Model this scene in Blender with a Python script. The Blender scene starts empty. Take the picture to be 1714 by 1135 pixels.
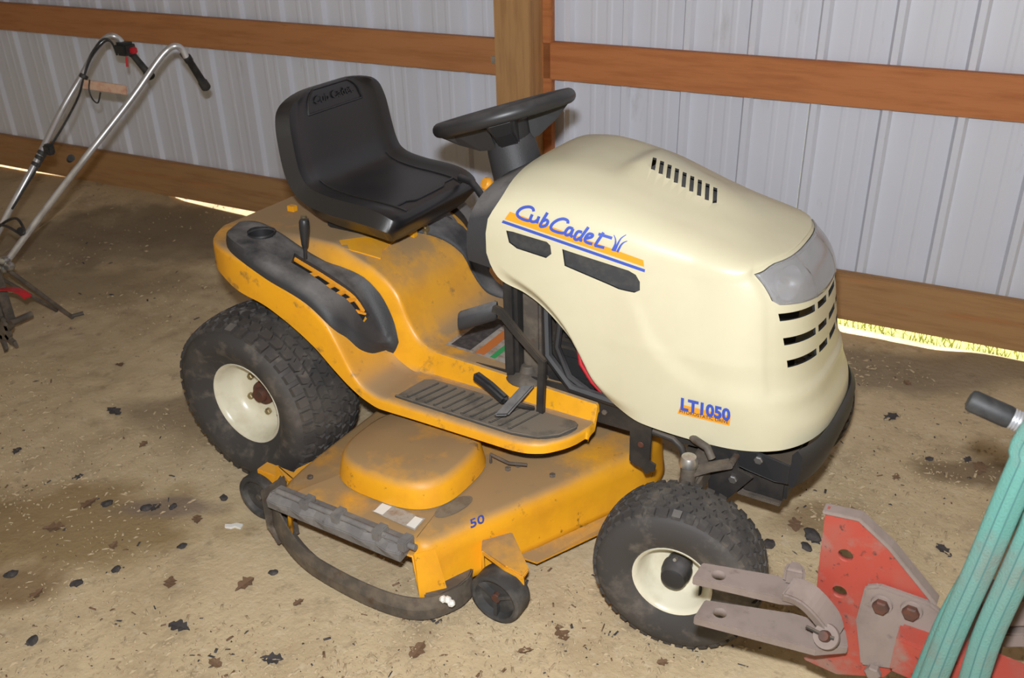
import bpy, bmesh, math, random
import numpy as np
from mathutils import Vector, Matrix, noise
random.seed(7)
scene = bpy.context.scene
col = scene.collection
# ------------------------------------------------------------------ camera (photo is 1714 x 1135)
PW, PH = 1714, 1135
CX, CY, CZ, YAW, PITCH, ROLL, FPX = 1.77388, -1.91137, 1.5823, -0.55614, 0.48607, -0.02681, 1565.381
CAM = Vector((CX, CY, CZ))
_f = Vector((math.sin(YAW)*math.cos(PITCH), math.cos(YAW)*math.cos(PITCH), -math.sin(PITCH)))
_r0 = Vector((math.cos(YAW), -math.sin(YAW), 0)); _u0 = _r0.cross(_f)
_r = _r0*math.cos(ROLL)+_u0*math.sin(ROLL); _u = -_r0*math.sin(ROLL)+_u0*math.cos(ROLL)
cd = bpy.data.cameras.new('camera'); cam = bpy.data.objects.new('camera', cd); col.objects.link(cam)
M = Matrix((( _r.x, _u.x, -_f.x, CX), (_r.y, _u.y, -_f.y, CY), (_r.z, _u.z, -_f.z, CZ), (0, 0, 0, 1)))
cam.matrix_world = M
cd.sensor_fit = 'HORIZONTAL'; cd.sensor_width = 36; cd.lens = FPX/PW*36; cd.clip_start = .02
cd.dof.use_dof = True; cd.dof.focus_distance = 2.1; cd.dof.aperture_fstop = 7
scene.camera = cam
# ------------------------------------------------------------------ world, sun, flash, exposure
scene.view_settings.view_transform = 'Standard'; scene.view_settings.look = 'None'
scene.view_settings.gamma = 1; scene.view_settings.use_curve_mapping = False
scene.view_settings.exposure = 0.12
w = bpy.data.worlds.new('warm_fill'); scene.world = w; w.use_nodes = True
bg = w.node_tree.nodes['Background']; bg.inputs[0].default_value = (1.0, .84, .58, 1); bg.inputs[1].default_value = .36  # dim warm fill added in place of light bounced inside the shed
sd = bpy.data.lights.new('sun', 'SUN'); sd.energy = 14; sd.angle = .01; sd.color = (1, .95, .82)
so = bpy.data.objects.new('sun', sd); col.objects.link(so)
so.rotation_euler = Vector((.35, -.8, -1.0)).to_track_quat('-Z', 'Y').to_euler()
fl = bpy.data.lights.new('camera_flash', 'AREA'); fl.shape = 'RECTANGLE'; fl.size = .06; fl.size_y = .035
fl.energy = 58; fl.color = (.93, .96, 1.0)
fo = bpy.data.objects.new('camera_flash', fl); col.objects.link(fo)
fo.matrix_world = M @ Matrix.Translation((-.02, .13, .03))

# ------------------------------------------------------------------ pixel helpers
def ray(px, py): return (_f*FPX + _r*(px-PW/2) - _u*(py-PH/2)).normalized()
def hy(px, py, y): d = ray(px, py); return CAM + d*((y-CY)/d.y)
def hz(px, py, z): d = ray(px, py); return CAM + d*((z-CZ)/d.z)
def hx(px, py, x): d = ray(px, py); return CAM + d*((x-CX)/d.x)
def hsurf(px, py, fn, t0=.8, t1=5.0, n=500):
    d = ray(px, py); prev = None
    for i in range(n):
        t = t0+(t1-t0)*i/n; p = CAM+d*t; g = p.z-fn(p.x, p.y)
        if prev is not None and prev > 0 >= g: return p
        prev = g
    return hz(px, py, .66)
def ci(pts, x):
    if x <= pts[0][0]: return pts[0][1]
    if x >= pts[-1][0]: return pts[-1][1]
    n = len(pts)
    for i in range(n-1):
        if x <= pts[i+1][0]: break
    def sl(k):
        if k == 0: return (pts[1][1]-pts[0][1])/(pts[1][0]-pts[0][0])
        if k == n-1: return (pts[-1][1]-pts[-2][1])/(pts[-1][0]-pts[-2][0])
        a = (pts[k][1]-pts[k-1][1])/(pts[k][0]-pts[k-1][0]); b = (pts[k+1][1]-pts[k][1])/(pts[k+1][0]-pts[k][0])
        return 0 if a*b <= 0 else 2*a*b/(a+b)
    h = pts[i+1][0]-pts[i][0]; t = (x-pts[i][0])/h
    return ((2*t**3-3*t*t+1)*pts[i][1]+(t**3-2*t*t+t)*h*sl(i)+(-2*t**3+3*t*t)*pts[i+1][1]+(t**3-t*t)*h*sl(i+1))
def ss(a, b, x):
    t = min(1, max(0, (x-a)/(b-a))); return t*t*(3-2*t)

# ------------------------------------------------------------------ materials
MATS = {}
def pm(name, c, rough=.5, metal=0, c2=None, nscale=8, namt=.5, dust=None, damt=0, dscale=6, bump=0, bscale=60, spec=.5, stretch=None, lo=.45, hi=.65, trans=0, coat=0, nl=None, dlo=.32, dhi=.62):
    m = bpy.data.materials.new(name); m.use_nodes = True; nt = m.node_tree; N = nt.nodes; Lk = nt.links
    b = N['Principled BSDF']; b.inputs['Roughness'].default_value = rough; b.inputs['Metallic'].default_value = metal
    b.inputs['Specular IOR Level'].default_value = spec; b.inputs['Coat Weight'].default_value = coat
    if trans: b.inputs['Transmission Weight'].default_value = trans
    tc = N.new('ShaderNodeTexCoord'); mp = N.new('ShaderNodeMapping'); Lk.new(tc.outputs['Object'], mp.inputs[0])
    if stretch: mp.inputs['Scale'].default_value = stretch
    src = None
    def nz(sc, det=6):
        n = N.new('ShaderNodeTexNoise'); n.inputs['Scale'].default_value = sc; n.inputs['Detail'].default_value = det; n.inputs['Roughness'].default_value = .62
        Lk.new(mp.outputs[0], n.inputs['Vector']); return n.outputs['Fac']
    def ramp(s, a, z):
        r = N.new('ShaderNodeMapRange'); r.inputs['From Min'].default_value = a; r.inputs['From Max'].default_value = z; Lk.new(s, r.inputs[0]); return r.outputs[0]
    def mix(f, a, z):
        x = N.new('ShaderNodeMix'); x.data_type = 'RGBA'
        if isinstance(f, float): x.inputs[0].default_value = f
        else: Lk.new(f, x.inputs[0])
        for s, i in ((a, 6), (z, 7)):
            if isinstance(s, tuple): x.inputs[i].default_value = (*s, 1)
            else: Lk.new(s, x.inputs[i])
        return x.outputs[2]
    def mul(a, k):
        q = N.new('ShaderNodeMath'); q.operation = 'MULTIPLY'; Lk.new(a, q.inputs[0])
        if isinstance(k, (int, float)): q.inputs[1].default_value = k
        else: Lk.new(k, q.inputs[1])
        return q.outputs[0]
    cur = c
    if c2: cur = mix(mul(ramp(nz(nscale), lo, hi), namt), cur, c2)
    if nl:
        for (cc, sc, a, z, am) in nl: cur = mix(mul(ramp(nz(sc), a, z), am), cur, cc)
    if dust:
        g = N.new('ShaderNodeNewGeometry'); sp = N.new('ShaderNodeSeparateXYZ'); Lk.new(g.outputs['Normal'], sp.inputs[0])
        up = ramp(sp.outputs['Z'], .35, .95); f = mul(mul(up, ramp(nz(dscale, 8), dlo, dhi)), damt)
        cur = mix(f, cur, dust); Lk.new(ramp(f, 0, 1), b.inputs['Roughness']) if False else None
        rr = N.new('ShaderNodeMapRange'); rr.inputs['To Min'].default_value = rough; rr.inputs['To Max'].default_value = .9; Lk.new(f, rr.inputs[0]); Lk.new(rr.outputs[0], b.inputs['Roughness'])
    if isinstance(cur, tuple): b.inputs['Base Color'].default_value = (*cur, 1)
    else: Lk.new(cur, b.inputs['Base Color'])
    if bump:
        bp = N.new('ShaderNodeBump'); bp.inputs['Strength'].default_value = bump; bp.inputs['Distance'].default_value = .004
        Lk.new(nz(bscale, 5), bp.inputs['Height']); Lk.new(bp.outputs[0], b.inputs['Normal'])
    MATS[name] = m; return m
DUST = (.34, .235, .12)
cream = pm('cream_plastic', (.63, .585, .415), .30, c2=(.58, .53, .36), nscale=5, namt=.5, dust=(.60, .54, .38), damt=.35, dscale=5, nl=[((.55, .38, .10), 9, .70, .76, .6)])
orange = pm('orange_paint', (.84, .385, .014), .28, c2=(.70, .28, .015), nscale=10, namt=.4, dust=DUST, damt=.35, dscale=7)
orange_d = pm('dusty_orange_paint', (.84, .385, .014), .32, c2=(.62, .26, .02), nscale=10, namt=.4, dust=(.34, .23, .125), damt=.95, dscale=5, dlo=.30, dhi=.50, nl=[((.16, .10, .05), 22, .60, .72, .7)])
deckp = pm('worn_deck_paint', (.82, .375, .014), .38, c2=(.60, .24, .02), nscale=9, namt=.4, dust=(.30, .195, .095), damt=.95, dscale=4, dlo=.30, dhi=.52, nl=[((.10, .05, .025), 26, .62, .70, .85)])
blackp = pm('black_plastic', (.022, .022, .024), .42, dust=(.16, .15, .15), damt=.5, dscale=9)
trayp = pm('dusty_black_plastic', (.032, .032, .035), .55, dust=(.25, .235, .225), damt=.85, dscale=8, bump=.2, bscale=300)
matp = pm('dusty_rubber_mat', (.05, .048, .045), .8, dust=(.20, .165, .125), damt=.95, dscale=12, dlo=.28, dhi=.5)
steelb = pm('black_frame_steel', (.022, .021, .021), .5, c2=(.06, .05, .042), nscale=14, namt=.6, dust=(.16, .12, .08), damt=.7)
seatm = pm('black_vinyl', (.009, .009, .011), .33, spec=.8, dust=(.13, .12, .11), damt=.30, dscale=5, dlo=.30, dhi=.95, bump=.12, bscale=500)
rubber = pm('tire_rubber', (.046, .042, .040), .7, c2=(.095, .082, .070), nscale=6, namt=.8, nl=[((.17, .145, .12), 24, .52, .72, .55)])
treadm = pm('dusty_tread_lit_tops', (.105, .098, .092), .85, c2=(.17, .15, .13), nscale=25, namt=.7)  # dust tone, lightened further so grooves between the tread blocks look shaded
rubberg = pm('grey_wheel_rubber', (.04, .038, .037), .7, c2=(.14, .125, .11), nscale=12, namt=.7)
rimw = pm('cream_rim_paint', (.68, .64, .50), .3, c2=(.50, .44, .31), nscale=14, namt=.5)
rust = pm('rusty_hub', (.10, .035, .02), .7, c2=(.05, .03, .022), nscale=40, namt=.8)
steel = pm('zinc_steel', (.55, .55, .54), .35, .9, c2=(.35, .33, .30), nscale=50, namt=.6)
brass = pm('yellowed_bolt', (.34, .27, .15), .4, .8)
chrome = pm('chrome_tube', (.66, .67, .70), .34, .65, c2=(.42, .41, .41), nscale=16, namt=.6)
dirtst = pm('dirty_steel', (.10, .085, .07), .7, .2, c2=(.20, .16, .12), nscale=18, namt=.8, nl=[((.09, .045, .025), 30, .55, .7, .7)])
greyst = pm('grey_dusty_steel', (.16, .15, .145), .7, c2=(.24, .22, .20), nscale=20, namt=.8, nl=[((.05, .04, .035), 34, .6, .7, .8)])
hitchd = pm('dusty_painted_steel', (.225, .175, .15), .85, c2=(.165, .125, .105), nscale=12, namt=.8, nl=[((.10, .07, .06), 40, .62, .74, .6)])
red = pm('faded_red_paint', (.34, .05, .032), .6, c2=(.29, .08, .058), nscale=9, namt=.8, nl=[((.21, .155, .125), 13, .50, .64, .8), ((.04, .028, .024), 60, .60, .67, .8)])
blue = pm('blue_print', (.045, .09, .46), .5)
oprint = pm('orange_print', (.86, .34, .02), .45)
gprint = pm('green_print', (.03, .32, .09), .6)
orprint = pm('orange_brown_print', (.55, .16, .03), .7)
labelm = pm('worn_silver_label', (.38, .35, .31), .6, c2=(.24, .15, .08), nscale=45, namt=.8)
ovalm = pm('worn_dark_label', (.20, .17, .13), .6, c2=(.13, .10, .07), nscale=40, namt=.8)
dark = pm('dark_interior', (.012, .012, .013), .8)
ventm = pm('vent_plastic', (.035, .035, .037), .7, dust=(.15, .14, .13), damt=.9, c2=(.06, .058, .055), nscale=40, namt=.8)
lensm = pm('headlight_plastic', (.80, .80, .82), .18, trans=.75, spec=.6)
reflm = pm('reflector', (.62, .62, .66), .28, .75)
knobm = pm('orange_knob', (.85, .36, .03), .35)
redp = pm('red_plastic', (.5, .02, .03), .4)
white = pm('white_scrap', (.75, .74, .70), .7)
tealm = pm('teal_webbing', (.105, .275, .235), .9, c2=(.15, .225, .195), nscale=6, namt=.7, bump=.6, bscale=420, nl=[((.17, .17, .145), 12, .52, .7, .6)])
teald = pm('dark_teal_stitch', (.06, .16, .15), .9)
gripm = pm('black_grip_rubber', (.018, .018, .019), .6, c2=(.06, .058, .055), nscale=25, namt=.6)
woodp = pm('weathered_post_wood', (.44, .245, .10), .8, c2=(.33, .175, .07), nscale=5, namt=.8, stretch=(9, 9, .8), bump=.25, bscale=30)
woodr = pm('reddish_girt_wood', (.50, .185, .06), .7, c2=(.38, .12, .035), nscale=4, namt=.8, stretch=(.8, 9, 9), nl=[((.16, .05, .02), 7, .68, .76, .7)], bump=.15, bscale=20)
woodl = pm('brown_girt_wood', (.46, .20, .075), .75, c2=(.36, .145, .05), nscale=4, namt=.8, stretch=(.8, 9, 9), nl=[((.14, .055, .02), 9, .64, .74, .7)], bump=.15, bscale=20)
woodb = pm('brown_skirt_wood', (.40, .225, .095), .8, c2=(.30, .155, .06), nscale=4, namt=.8, stretch=(.8, 9, 9), nl=[((.5, .2, .07), 3, .55, .68, .6), ((.10, .05, .02), 12, .68, .75, .6)], bump=.15, bscale=20)
panelm = pm('white_painted_steel', (.66, .69, .78), .42, c2=(.54, .55, .60), nscale=1.2, namt=.4, stretch=(1.4, 1.4, .4), nl=[((.36, .335, .32), 9, .63, .75, .4), ((.20, .17, .15), 30, .70, .76, .6)])
sand = pm('sandy_floor', (.58, .455, .28), .95, c2=(.45, .34, .20), nscale=2.2, namt=.9, bump=1.0, bscale=55,
          nl=[((.36, .27, .165), 5, .55, .70, .7), ((.33, .25, .155), 17, .57, .68, .65), ((.66, .56, .40), 26, .56, .72, .6), ((.15, .12, .095), 30, .655, .70, .7), ((.27, .13, .09), 40, .71, .75, .5)])
def stains(m, lst):
    nt = m.node_tree; N = nt.nodes; Lk = nt.links; b = N['Principled BSDF']; cur = b.inputs['Base Color'].links[0].from_socket
    g = N.new('ShaderNodeNewGeometry'); n = N.new('ShaderNodeTexNoise'); n.inputs['Scale'].default_value = 5; n.inputs['Detail'].default_value = 7; Lk.new(g.outputs['Position'], n.inputs['Vector'])
    for (p, rx, ry, c, am) in lst:
        mp = N.new('ShaderNodeMapping'); mp.vector_type = 'TEXTURE'; mp.inputs['Location'].default_value = (p.x, p.y, 0); mp.inputs['Rotation'].default_value = (0, 0, .5); mp.inputs['Scale'].default_value = (rx, ry, 1); Lk.new(g.outputs['Position'], mp.inputs[0])
        ln = N.new('ShaderNodeVectorMath'); ln.operation = 'LENGTH'; Lk.new(mp.outputs[0], ln.inputs[0])
        ad = N.new('ShaderNodeMath'); ad.operation = 'MULTIPLY_ADD'; Lk.new(n.outputs['Fac'], ad.inputs[0]); ad.inputs[1].default_value = 1.6; Lk.new(ln.outputs['Value'], ad.inputs[2])
        mr = N.new('ShaderNodeMapRange'); mr.inputs['From Min'].default_value = 1.95; mr.inputs['From Max'].default_value = 1.45; mr.inputs['To Max'].default_value = am; Lk.new(ad.outputs[0], mr.inputs[0])
        x = N.new('ShaderNodeMix'); x.data_type = 'RGBA'; Lk.new(mr.outputs[0], x.inputs[0]); Lk.new(cur, x.inputs[6]); x.inputs[7].default_value = (*c, 1); cur = x.outputs[2]
    Lk.new(cur, b.inputs['Base Color'])
DAMP = (.25, .165, .065); GRIT = (.15, .115, .08)
stains(sand, [(hz(110, 880, 0), .42, .20, DAMP, .8), (hz(10, 990, 0), .16, .10, (.22, .14, .06), .8), (hz(200, 400, 0), .9, .35, GRIT, .55), (hz(330, 375, 0), .7, .3, (.20, .15, .09), .7), (hz(120, 480, 0), .6, .2, (.24, .18, .10), .6),
              (hz(1640, 790, 0), .16, .08, (.15, .10, .05), .8), (hz(1540, 620, 0), .5, .16, GRIT, .6), (hz(300, 690, 0), .22, .12, (.22, .165, .10), .6), (hz(280, 850, 0), .16, .05, (.20, .15, .12), .7), (hz(1370, 870, 0), .12, .08, (.22, .14, .06), .7), (hz(420, 700, 0), .3, .2, (.25, .18, .10), .5)])
chipm = pm('wood_shavings', (.50, .395, .25), .9, c2=(.36, .26, .15), nscale=30, namt=.9)
leafm = pm('dry_leaf', (.15, .085, .045), .8, c2=(.24, .15, .09), nscale=40, namt=.8)
barkm = pm('dark_bark', (.045, .04, .04), .9, c2=(.10, .085, .08), nscale=50, namt=.8)
grassm = pm('sunlit_grass', (.42, .42, .14), .9, c2=(.30, .36, .08), nscale=25, namt=.9)
roofm = pm('roof_boards', (.30, .20, .11), .8)

# ------------------------------------------------------------------ builders
def tag(o, label=None, cat=None, group=None, kind=None):
    if label: o['label'] = label
    if cat: o['category'] = cat
    if group: o['group'] = group
    if kind: o['kind'] = kind
    return o
def setparent(o, p):
    if p is not None:
        o.parent = p; o.matrix_parent_inverse = p.matrix_world.inverted()
def empty(name, loc):
    o = bpy.data.objects.new(name, None); o.empty_display_size = .1; col.objects.link(o)
    o.location = loc; o.matrix_world = Matrix.Translation(loc); return o
def mk(name, vs, fs, m, parent=None, smooth=False, bevel=0, seg=2, mat_world=None):
    me = bpy.data.meshes.new(name); me.from_pydata([tuple(v) for v in vs], [], fs)
    bm = bmesh.new(); bm.from_mesh(me)
    bmesh.ops.remove_doubles(bm, verts=bm.verts, dist=1e-6)
    bmesh.ops.recalc_face_normals(bm, faces=bm.faces)
    if bevel:
        es = [e for e in bm.edges if len(e.link_faces) == 2 and e.calc_face_angle(0) > .5]
        bmesh.ops.bevel(bm, geom=es, offset=bevel, segments=seg, affect='EDGES', clamp_overlap=True)
    bm.to_mesh(me); bm.free()
    if smooth: me.shade_smooth() if smooth == 1 else me.polygons.foreach_set('use_smooth', [True]*len(me.polygons))
    me.materials.append(m)
    o = bpy.data.objects.new(name, me); col.objects.link(o)
    if mat_world is not None: o.matrix_world = mat_world
    setparent(o, parent)
    if smooth: autosmooth(me)
    return o
def autosmooth(me, ang=.7):
    bm = bmesh.new(); bm.from_mesh(me)
    for e in bm.edges: e.smooth = not (len(e.link_faces) == 2 and e.calc_face_angle(0) > ang)
    bm.to_mesh(me); bm.free()
def gridf(nr, nc, wrap=False, off=0):
    f = []
    for i in range(nr-1):
        for j in range(nc if wrap else nc-1):
            f.append((off+i*nc+j, off+i*nc+(j+1) % nc, off+(i+1)*nc+(j+1) % nc, off+(i+1)*nc+j))
    return f
def loft(name, rings, m, parent=None, wrap=True, cap=True, smooth=1, **k):
    n = len(rings[0]); vs = [p for r in rings for p in r]; fs = gridf(len(rings), n, wrap)
    if cap and wrap: fs += [tuple(range(n)), tuple(range((len(rings)-1)*n, len(rings)*n))]
    return mk(name, vs, fs, m, parent, smooth, **k)
def frames(pts):
    pts = [Vector(p) for p in pts]; out = []; up = None
    for i, p in enumerate(pts):
        t = (pts[min(i+1, len(pts)-1)]-pts[max(i-1, 0)]).normalized()
        if up is None:
            up = Vector((0, 0, 1)) if abs(t.z) < .9 else Vector((0, 1, 0))
        a = t.cross(up).normalized(); up = a.cross(t).normalized(); out.append((p, a, up.copy()))
    return out
def spline(pts, n=6):
    pts = [Vector(p) for p in pts]; out = []
    for i in range(len(pts)-1):
        p0 = pts[max(i-1, 0)]; p1 = pts[i]; p2 = pts[i+1]; p3 = pts[min(i+2, len(pts)-1)]
        for k in range(n):
            t = k/n
            out.append(.5*((2*p1)+(p2-p0)*t+(2*p0-5*p1+4*p2-p3)*t*t+(3*p1-p0-3*p2+p3)*t**3))
    out.append(pts[-1]); return out
def tubeg(pts, r, n=10, flat=1.0):
    rings = []; rr = r if isinstance(r, (list, tuple)) else [r]*len(pts)
    for (p, a, u), q in zip(frames(pts), rr):
        rings.append([p+a*q*math.cos(2*math.pi*k/n)+u*q*flat*math.sin(2*math.pi*k/n) for k in range(n)])
    return rings
def tube(name, pts, r, m, parent=None, n=10, flat=1.0): return loft(name, tubeg(pts, r, n, flat), m, parent)
def frame_from(z, x=None):
    z = Vector(z).normalized(); x = Vector(x) if x else (Vector((1, 0, 0)) if abs(z.x) < .9 else Vector((0, 1, 0)))
    y = z.cross(x).normalized(); x = y.cross(z).normalized(); return x, y, z
def lathe(name, prof, c, ax, m, parent=None, n=40, closed=False, smooth=1):
    x, y, z = frame_from(ax); c = Vector(c); rings = []
    for r, h in prof: rings.append([c+z*h+(x*math.cos(2*math.pi*k/n)+y*math.sin(2*math.pi*k/n))*r for k in range(n)])
    if closed: rings.append(rings[0]); return loft(name, rings, m, parent, cap=False, smooth=smooth)
    return loft(name, rings, m, parent, cap=(prof[0][0] > 1e-5 and prof[-1][0] > 1e-5), smooth=smooth)
def cyl(name, c, ax, r, h, m, parent=None, n=20, bv=.0015):
    return lathe(name, [(0, -h/2), (r-bv, -h/2), (r, -h/2+bv), (r, h/2-bv), (r-bv, h/2), (0, h/2)], c, ax, m, parent, n)
def hexbolt(name, c, ax, r, h, m, parent=None):
    x, y, z = frame_from(ax); c = Vector(c); vs = []; fs = []
    for hh, rr in ((0, r), (h*.75, r), (h, r*.82)):
        vs += [c+z*hh+(x*math.cos(math.pi*k/3)+y*math.sin(math.pi*k/3))*rr for k in range(6)]
    fs = gridf(3, 6, True)+[tuple(range(6)), tuple(range(12, 18))]
    return mk(name, vs, fs, m, parent)
def prism(name, poly, d, m, parent=None, bevel=.002, seg=2, smooth=False):
    d = Vector(d); n = len(poly); vs = [Vector(p) for p in poly]+[Vector(p)+d for p in poly]
    fs = [tuple(range(n)), tuple(range(n, 2*n))]+[(i, (i+1) % n, n+(i+1) % n, n+i) for i in range(n)]
    return mk(name, vs, fs, m, parent, bevel=bevel, seg=seg, smooth=smooth)
def box(name, lo, hi, m, parent=None, bevel=.003, mw=None):
    x0, y0, z0 = lo; x1, y1, z1 = hi
    o = prism(name, [(x0, y0, z0), (x1, y0, z0), (x1, y1, z0), (x0, y1, z0)], (0, 0, z1-z0), m, None, bevel)
    if mw is not None: o.data.transform(mw)
    setparent(o, parent); return o
def plate_along(name, pts, wdir, wd, th, m, parent=None, bevel=.002):
    # flat bar swept along pts, width along wdir, thickness across
    pts = [Vector(p) for p in pts]; wv = Vector(wdir).normalized()*wd/2; rings = []
    for i, p in enumerate(pts):
        t = (pts[min(i+1, len(pts)-1)]-pts[max(i-1, 0)]).normalized(); nn = t.cross(wv).normalized()*th/2
        rings.append([p+wv+nn, p-wv+nn, p-wv-nn, p+wv-nn])
    return loft(name, rings, m, parent, smooth=False, bevel=bevel)
def cut(o, cutters):
    for c in cutters:
        bm = bmesh.new(); bm.from_mesh(c.data); bmesh.ops.recalc_face_normals(bm, faces=bm.faces); bm.to_mesh(c.data); bm.free()
        for solver in ('EXACT', 'MANIFOLD', 'FAST'):
            md = o.modifiers.new('b', 'BOOLEAN'); md.operation = 'DIFFERENCE'; md.solver = solver; md.object = c
            bpy.context.view_layer.update()
            dg = bpy.context.evaluated_depsgraph_get(); me = bpy.data.meshes.new_from_object(o.evaluated_get(dg))
            o.modifiers.clear()
            a0 = sum(p.area for p in o.data.polygons); a1 = sum(p.area for p in me.polygons); n0 = len(o.data.vertices)
            bb = lambda m_: [f(v.co[k] for v in m_.vertices) for k in range(3) for f in (min, max)]
            ok = len(me.vertices) > 8 and all(abs(p_-q_) < .004 for p_, q_ in zip(bb(o.data), bb(me)))
            if ok and .75*a0 < a1 < 1.15*a0 and len(me.vertices) != n0: o.data = me; break
        else: print('CUT FAILED', o.name, c.name, a0, a1)
    for c in cutters: bpy.data.objects.remove(c)
    return o
def solidify(o, th, off=-1):
    md = o.modifiers.new('s', 'SOLIDIFY'); md.thickness = th; md.offset = off
    dg = bpy.context.evaluated_depsgraph_get(); me = bpy.data.meshes.new_from_object(o.evaluated_get(dg)); o.modifiers.clear(); o.data = me; return o
def up_(o):
    me = o.data; t = sum(p.normal.z*p.area for p in me.polygons if p.center.z > .2)
    if t < 0: me.flip_normals()
def mirror(o, parent=None, name=None):
    me = o.data.copy(); 
    for v in me.vertices: v.co.y = -v.co.y
    me.flip_normals()
    q = bpy.data.objects.new(name or o.name.split('.')[0], me); col.objects.link(q); setparent(q, parent if parent else o.parent)
    return q
def textmesh(s, size, align='LEFT', off=.012):
    cu = bpy.data.curves.new('t', 'FONT'); cu.body = s; cu.size = size; cu.resolution_u = 3; cu.align_x = align; cu.offset = size*off
    o = bpy.data.objects.new('t', cu); col.objects.link(o); bpy.context.view_layer.update()
    dg = bpy.context.evaluated_depsgraph_get(); me = o.evaluated_get(dg).to_mesh()
    vs = [v.co.copy() for v in me.vertices]; fs = [tuple(p.vertices) for p in me.polygons]
    bpy.data.objects.remove(o); return vs, fs

# ================================================================== SETTING
TH = 0.0579; WA = Vector((.5, 1.2337, 0)); WD = Vector((math.cos(TH), math.sin(TH), 0)); WN = Vector((-math.sin(TH), math.cos(TH), 0))
def wall(s, off, z): return WA+WD*s+WN*off+Vector((0, 0, z))
# floor
def floor_h(x, y):
    d = (Vector((x, y, 0))-WA).dot(WN)
    h = .016*noise.noise((x*1.7, y*1.7, 0))+.009*noise.noise((x*5, y*5, 3))+.005*noise.noise((x*14, y*14, 5))
    k = ss(.25, .55, math.hypot(max(0, abs(x-.62)-.75), max(0, abs(y)-.62))); h = h*(.25+.75*k)
    s = (Vector((x, y, 0))-WA).dot(WD)
    if d > -.5:
        g = ss(-.5, -.02, d); hump = ci([(-4.2, .012), (-3.4, .020), (-3.2, .034), (-2.75, .034), (-2.55, .012), (-1.9, -.004), (-1.6, .02), (.6, .02), (.72, -.012), (1.0, -.01), (1.2, .002), (1.5, .0), (2, .02)], s)
        h = h*(1-.75*g)+hump*g
    return h
xs = np.concatenate([np.linspace(-5.5, -1.6, 70), np.linspace(-1.55, 2.4, 190), np.linspace(2.5, 5.5, 30)])
ys = np.concatenate([np.linspace(-5.0, -1.2, 36), np.linspace(-1.18, 1.32, 130)])
vs = [(x, y, floor_h(x, y)) for y in ys for x in xs]
floor = mk('floor', vs, gridf(len(ys), len(xs)), sand, smooth=1); tag(floor, 'sandy dirt floor strewn with wood shavings', kind='structure')
# ribbed metal panels, each 0.914 m wide with four major ribs
wb = empty('wall_back', wall(0, .05, 0)); tag(wb, 'white ribbed steel wall behind the mower', kind='structure')
def panel_profile():
    p = []; 
    for k in range(4):
        o = k*.2286
        p += [(o, 0), (o+.010, -.021), (o+.030, -.021), (o+.040, 0)]
        for q in (.105, .165): p += [(o+q, 0), (o+q+.007, -.0018), (o+q+.019, -.0018), (o+q+.026, 0)]
    p.append((.9144, 0)); return p
pp = panel_profile(); base = -.411-.022
k0 = -6
for k in range(k0, 4):
    rings = []
    for z in (.0+.10, 2.9): rings.append([wall(base+k*.9144+a, .060+b+(.0006 if k % 2 else 0), z) for a, b in pp])
    mk('metal_panel', [v for r in rings for v in r], gridf(2, len(pp)), panelm, wb)
wl = empty('wall_left', wall(-5.3, -2.4, 0)); tag(wl, 'white ribbed steel end wall beyond the tiller', kind='structure')
for k in range(6):
    rings = [[wall(-5.3+b, -.06-k*.9144-a, z) for a, b in pp] for z in (.10, 2.95+.06*k)]
    mk('metal_panel', [v for r in rings for v in r], gridf(2, len(pp)), panelm, wl)
# girts, skirt boards, post
def board(name, s0, s1, z0, z1, m, label, o0=0.0, o1=.037):
    c = wall((s0+s1)/2, (o0+o1)/2, (z0+z1)/2); l = (s1-s0)/2; t = (o1-o0)/2; h = (z1-z0)/2
    o = box(name, (-l, -t, -h), (l, t, h), m, None, .003); o.matrix_world = Matrix.Translation(c) @ Matrix.Rotation(TH, 4, 'Z')
    return tag(o, label, kind='structure')
board('trim_1', -5.2, -.66, .796, .931, woodl, 'brown wall girt board behind the tiller handlebars')
board('trim_2', -.535, 2.6, .798, .934, woodr, 'reddish wall girt board behind the cream hood')
board('trim_3', -5.2, -.66, .031, .212, woodb, 'brown skirt board along the wall foot behind the tiller')
board('trim_4', -.535, 2.6, .036, .214, woodb, 'brown skirt board along the wall foot beyond the mower nose')
board('trim_5', -.645, -.497, -.3, 2.9, woodp, 'square timber post between the wall girts', -.10, .04)
board('trim_6', -.497, -.462, .215, 2.9, woodr, 'narrow reddish batten standing beside the timber post', .0, .037)
br = box('joist_clip', (-.02, -.006, -.014), (.02, .006, .014), steel, None, .002); br.matrix_world = Matrix.Translation(wall(-.69, -.008, .855)) @ Matrix.Rotation(TH, 4, 'Z')
tag(br, 'small grey metal clip on girt beside the timber post', 'metal clip')
# roof over the shed, ground and sun outside
rf = mk('ceiling', [wall(-6, .1, 2.9), wall(4, .1, 2.9), wall(4, -4.6, 3.3), wall(-6, -4.6, 3.3)], [(0, 1, 2, 3)], roofm); tag(rf, 'shed roof boards overhead', kind='structure')
gv = []; gx = np.linspace(-6, 4, 120); gy = np.linspace(.02, 3.5, 30)
for b in gy:
    for a in gx:
        p = wall(a, b, 0); gv.append((p.x, p.y, -.03+.012*noise.noise((p.x*9, p.y*9, 1))))
og = mk('outside_ground', gv, gridf(30, 120), grassm, smooth=1); tag(og, 'sunlit grassy ground outside beyond the wall gap', kind='structure')
gb = bmesh.new()
for i in range(5000):
    p = wall(random.uniform(-5, 2.2), .06+random.random()**2*.7, -.03); a = random.uniform(0, 6.28); h = random.uniform(.02, .06)
    dx = Vector((math.cos(a), math.sin(a), 0))*.003; l = Vector((random.uniform(-.02, .02), random.uniform(-.02, .02), h))
    gb.faces.new([gb.verts.new(p-dx), gb.verts.new(p+dx), gb.verts.new(p+l)])
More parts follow.
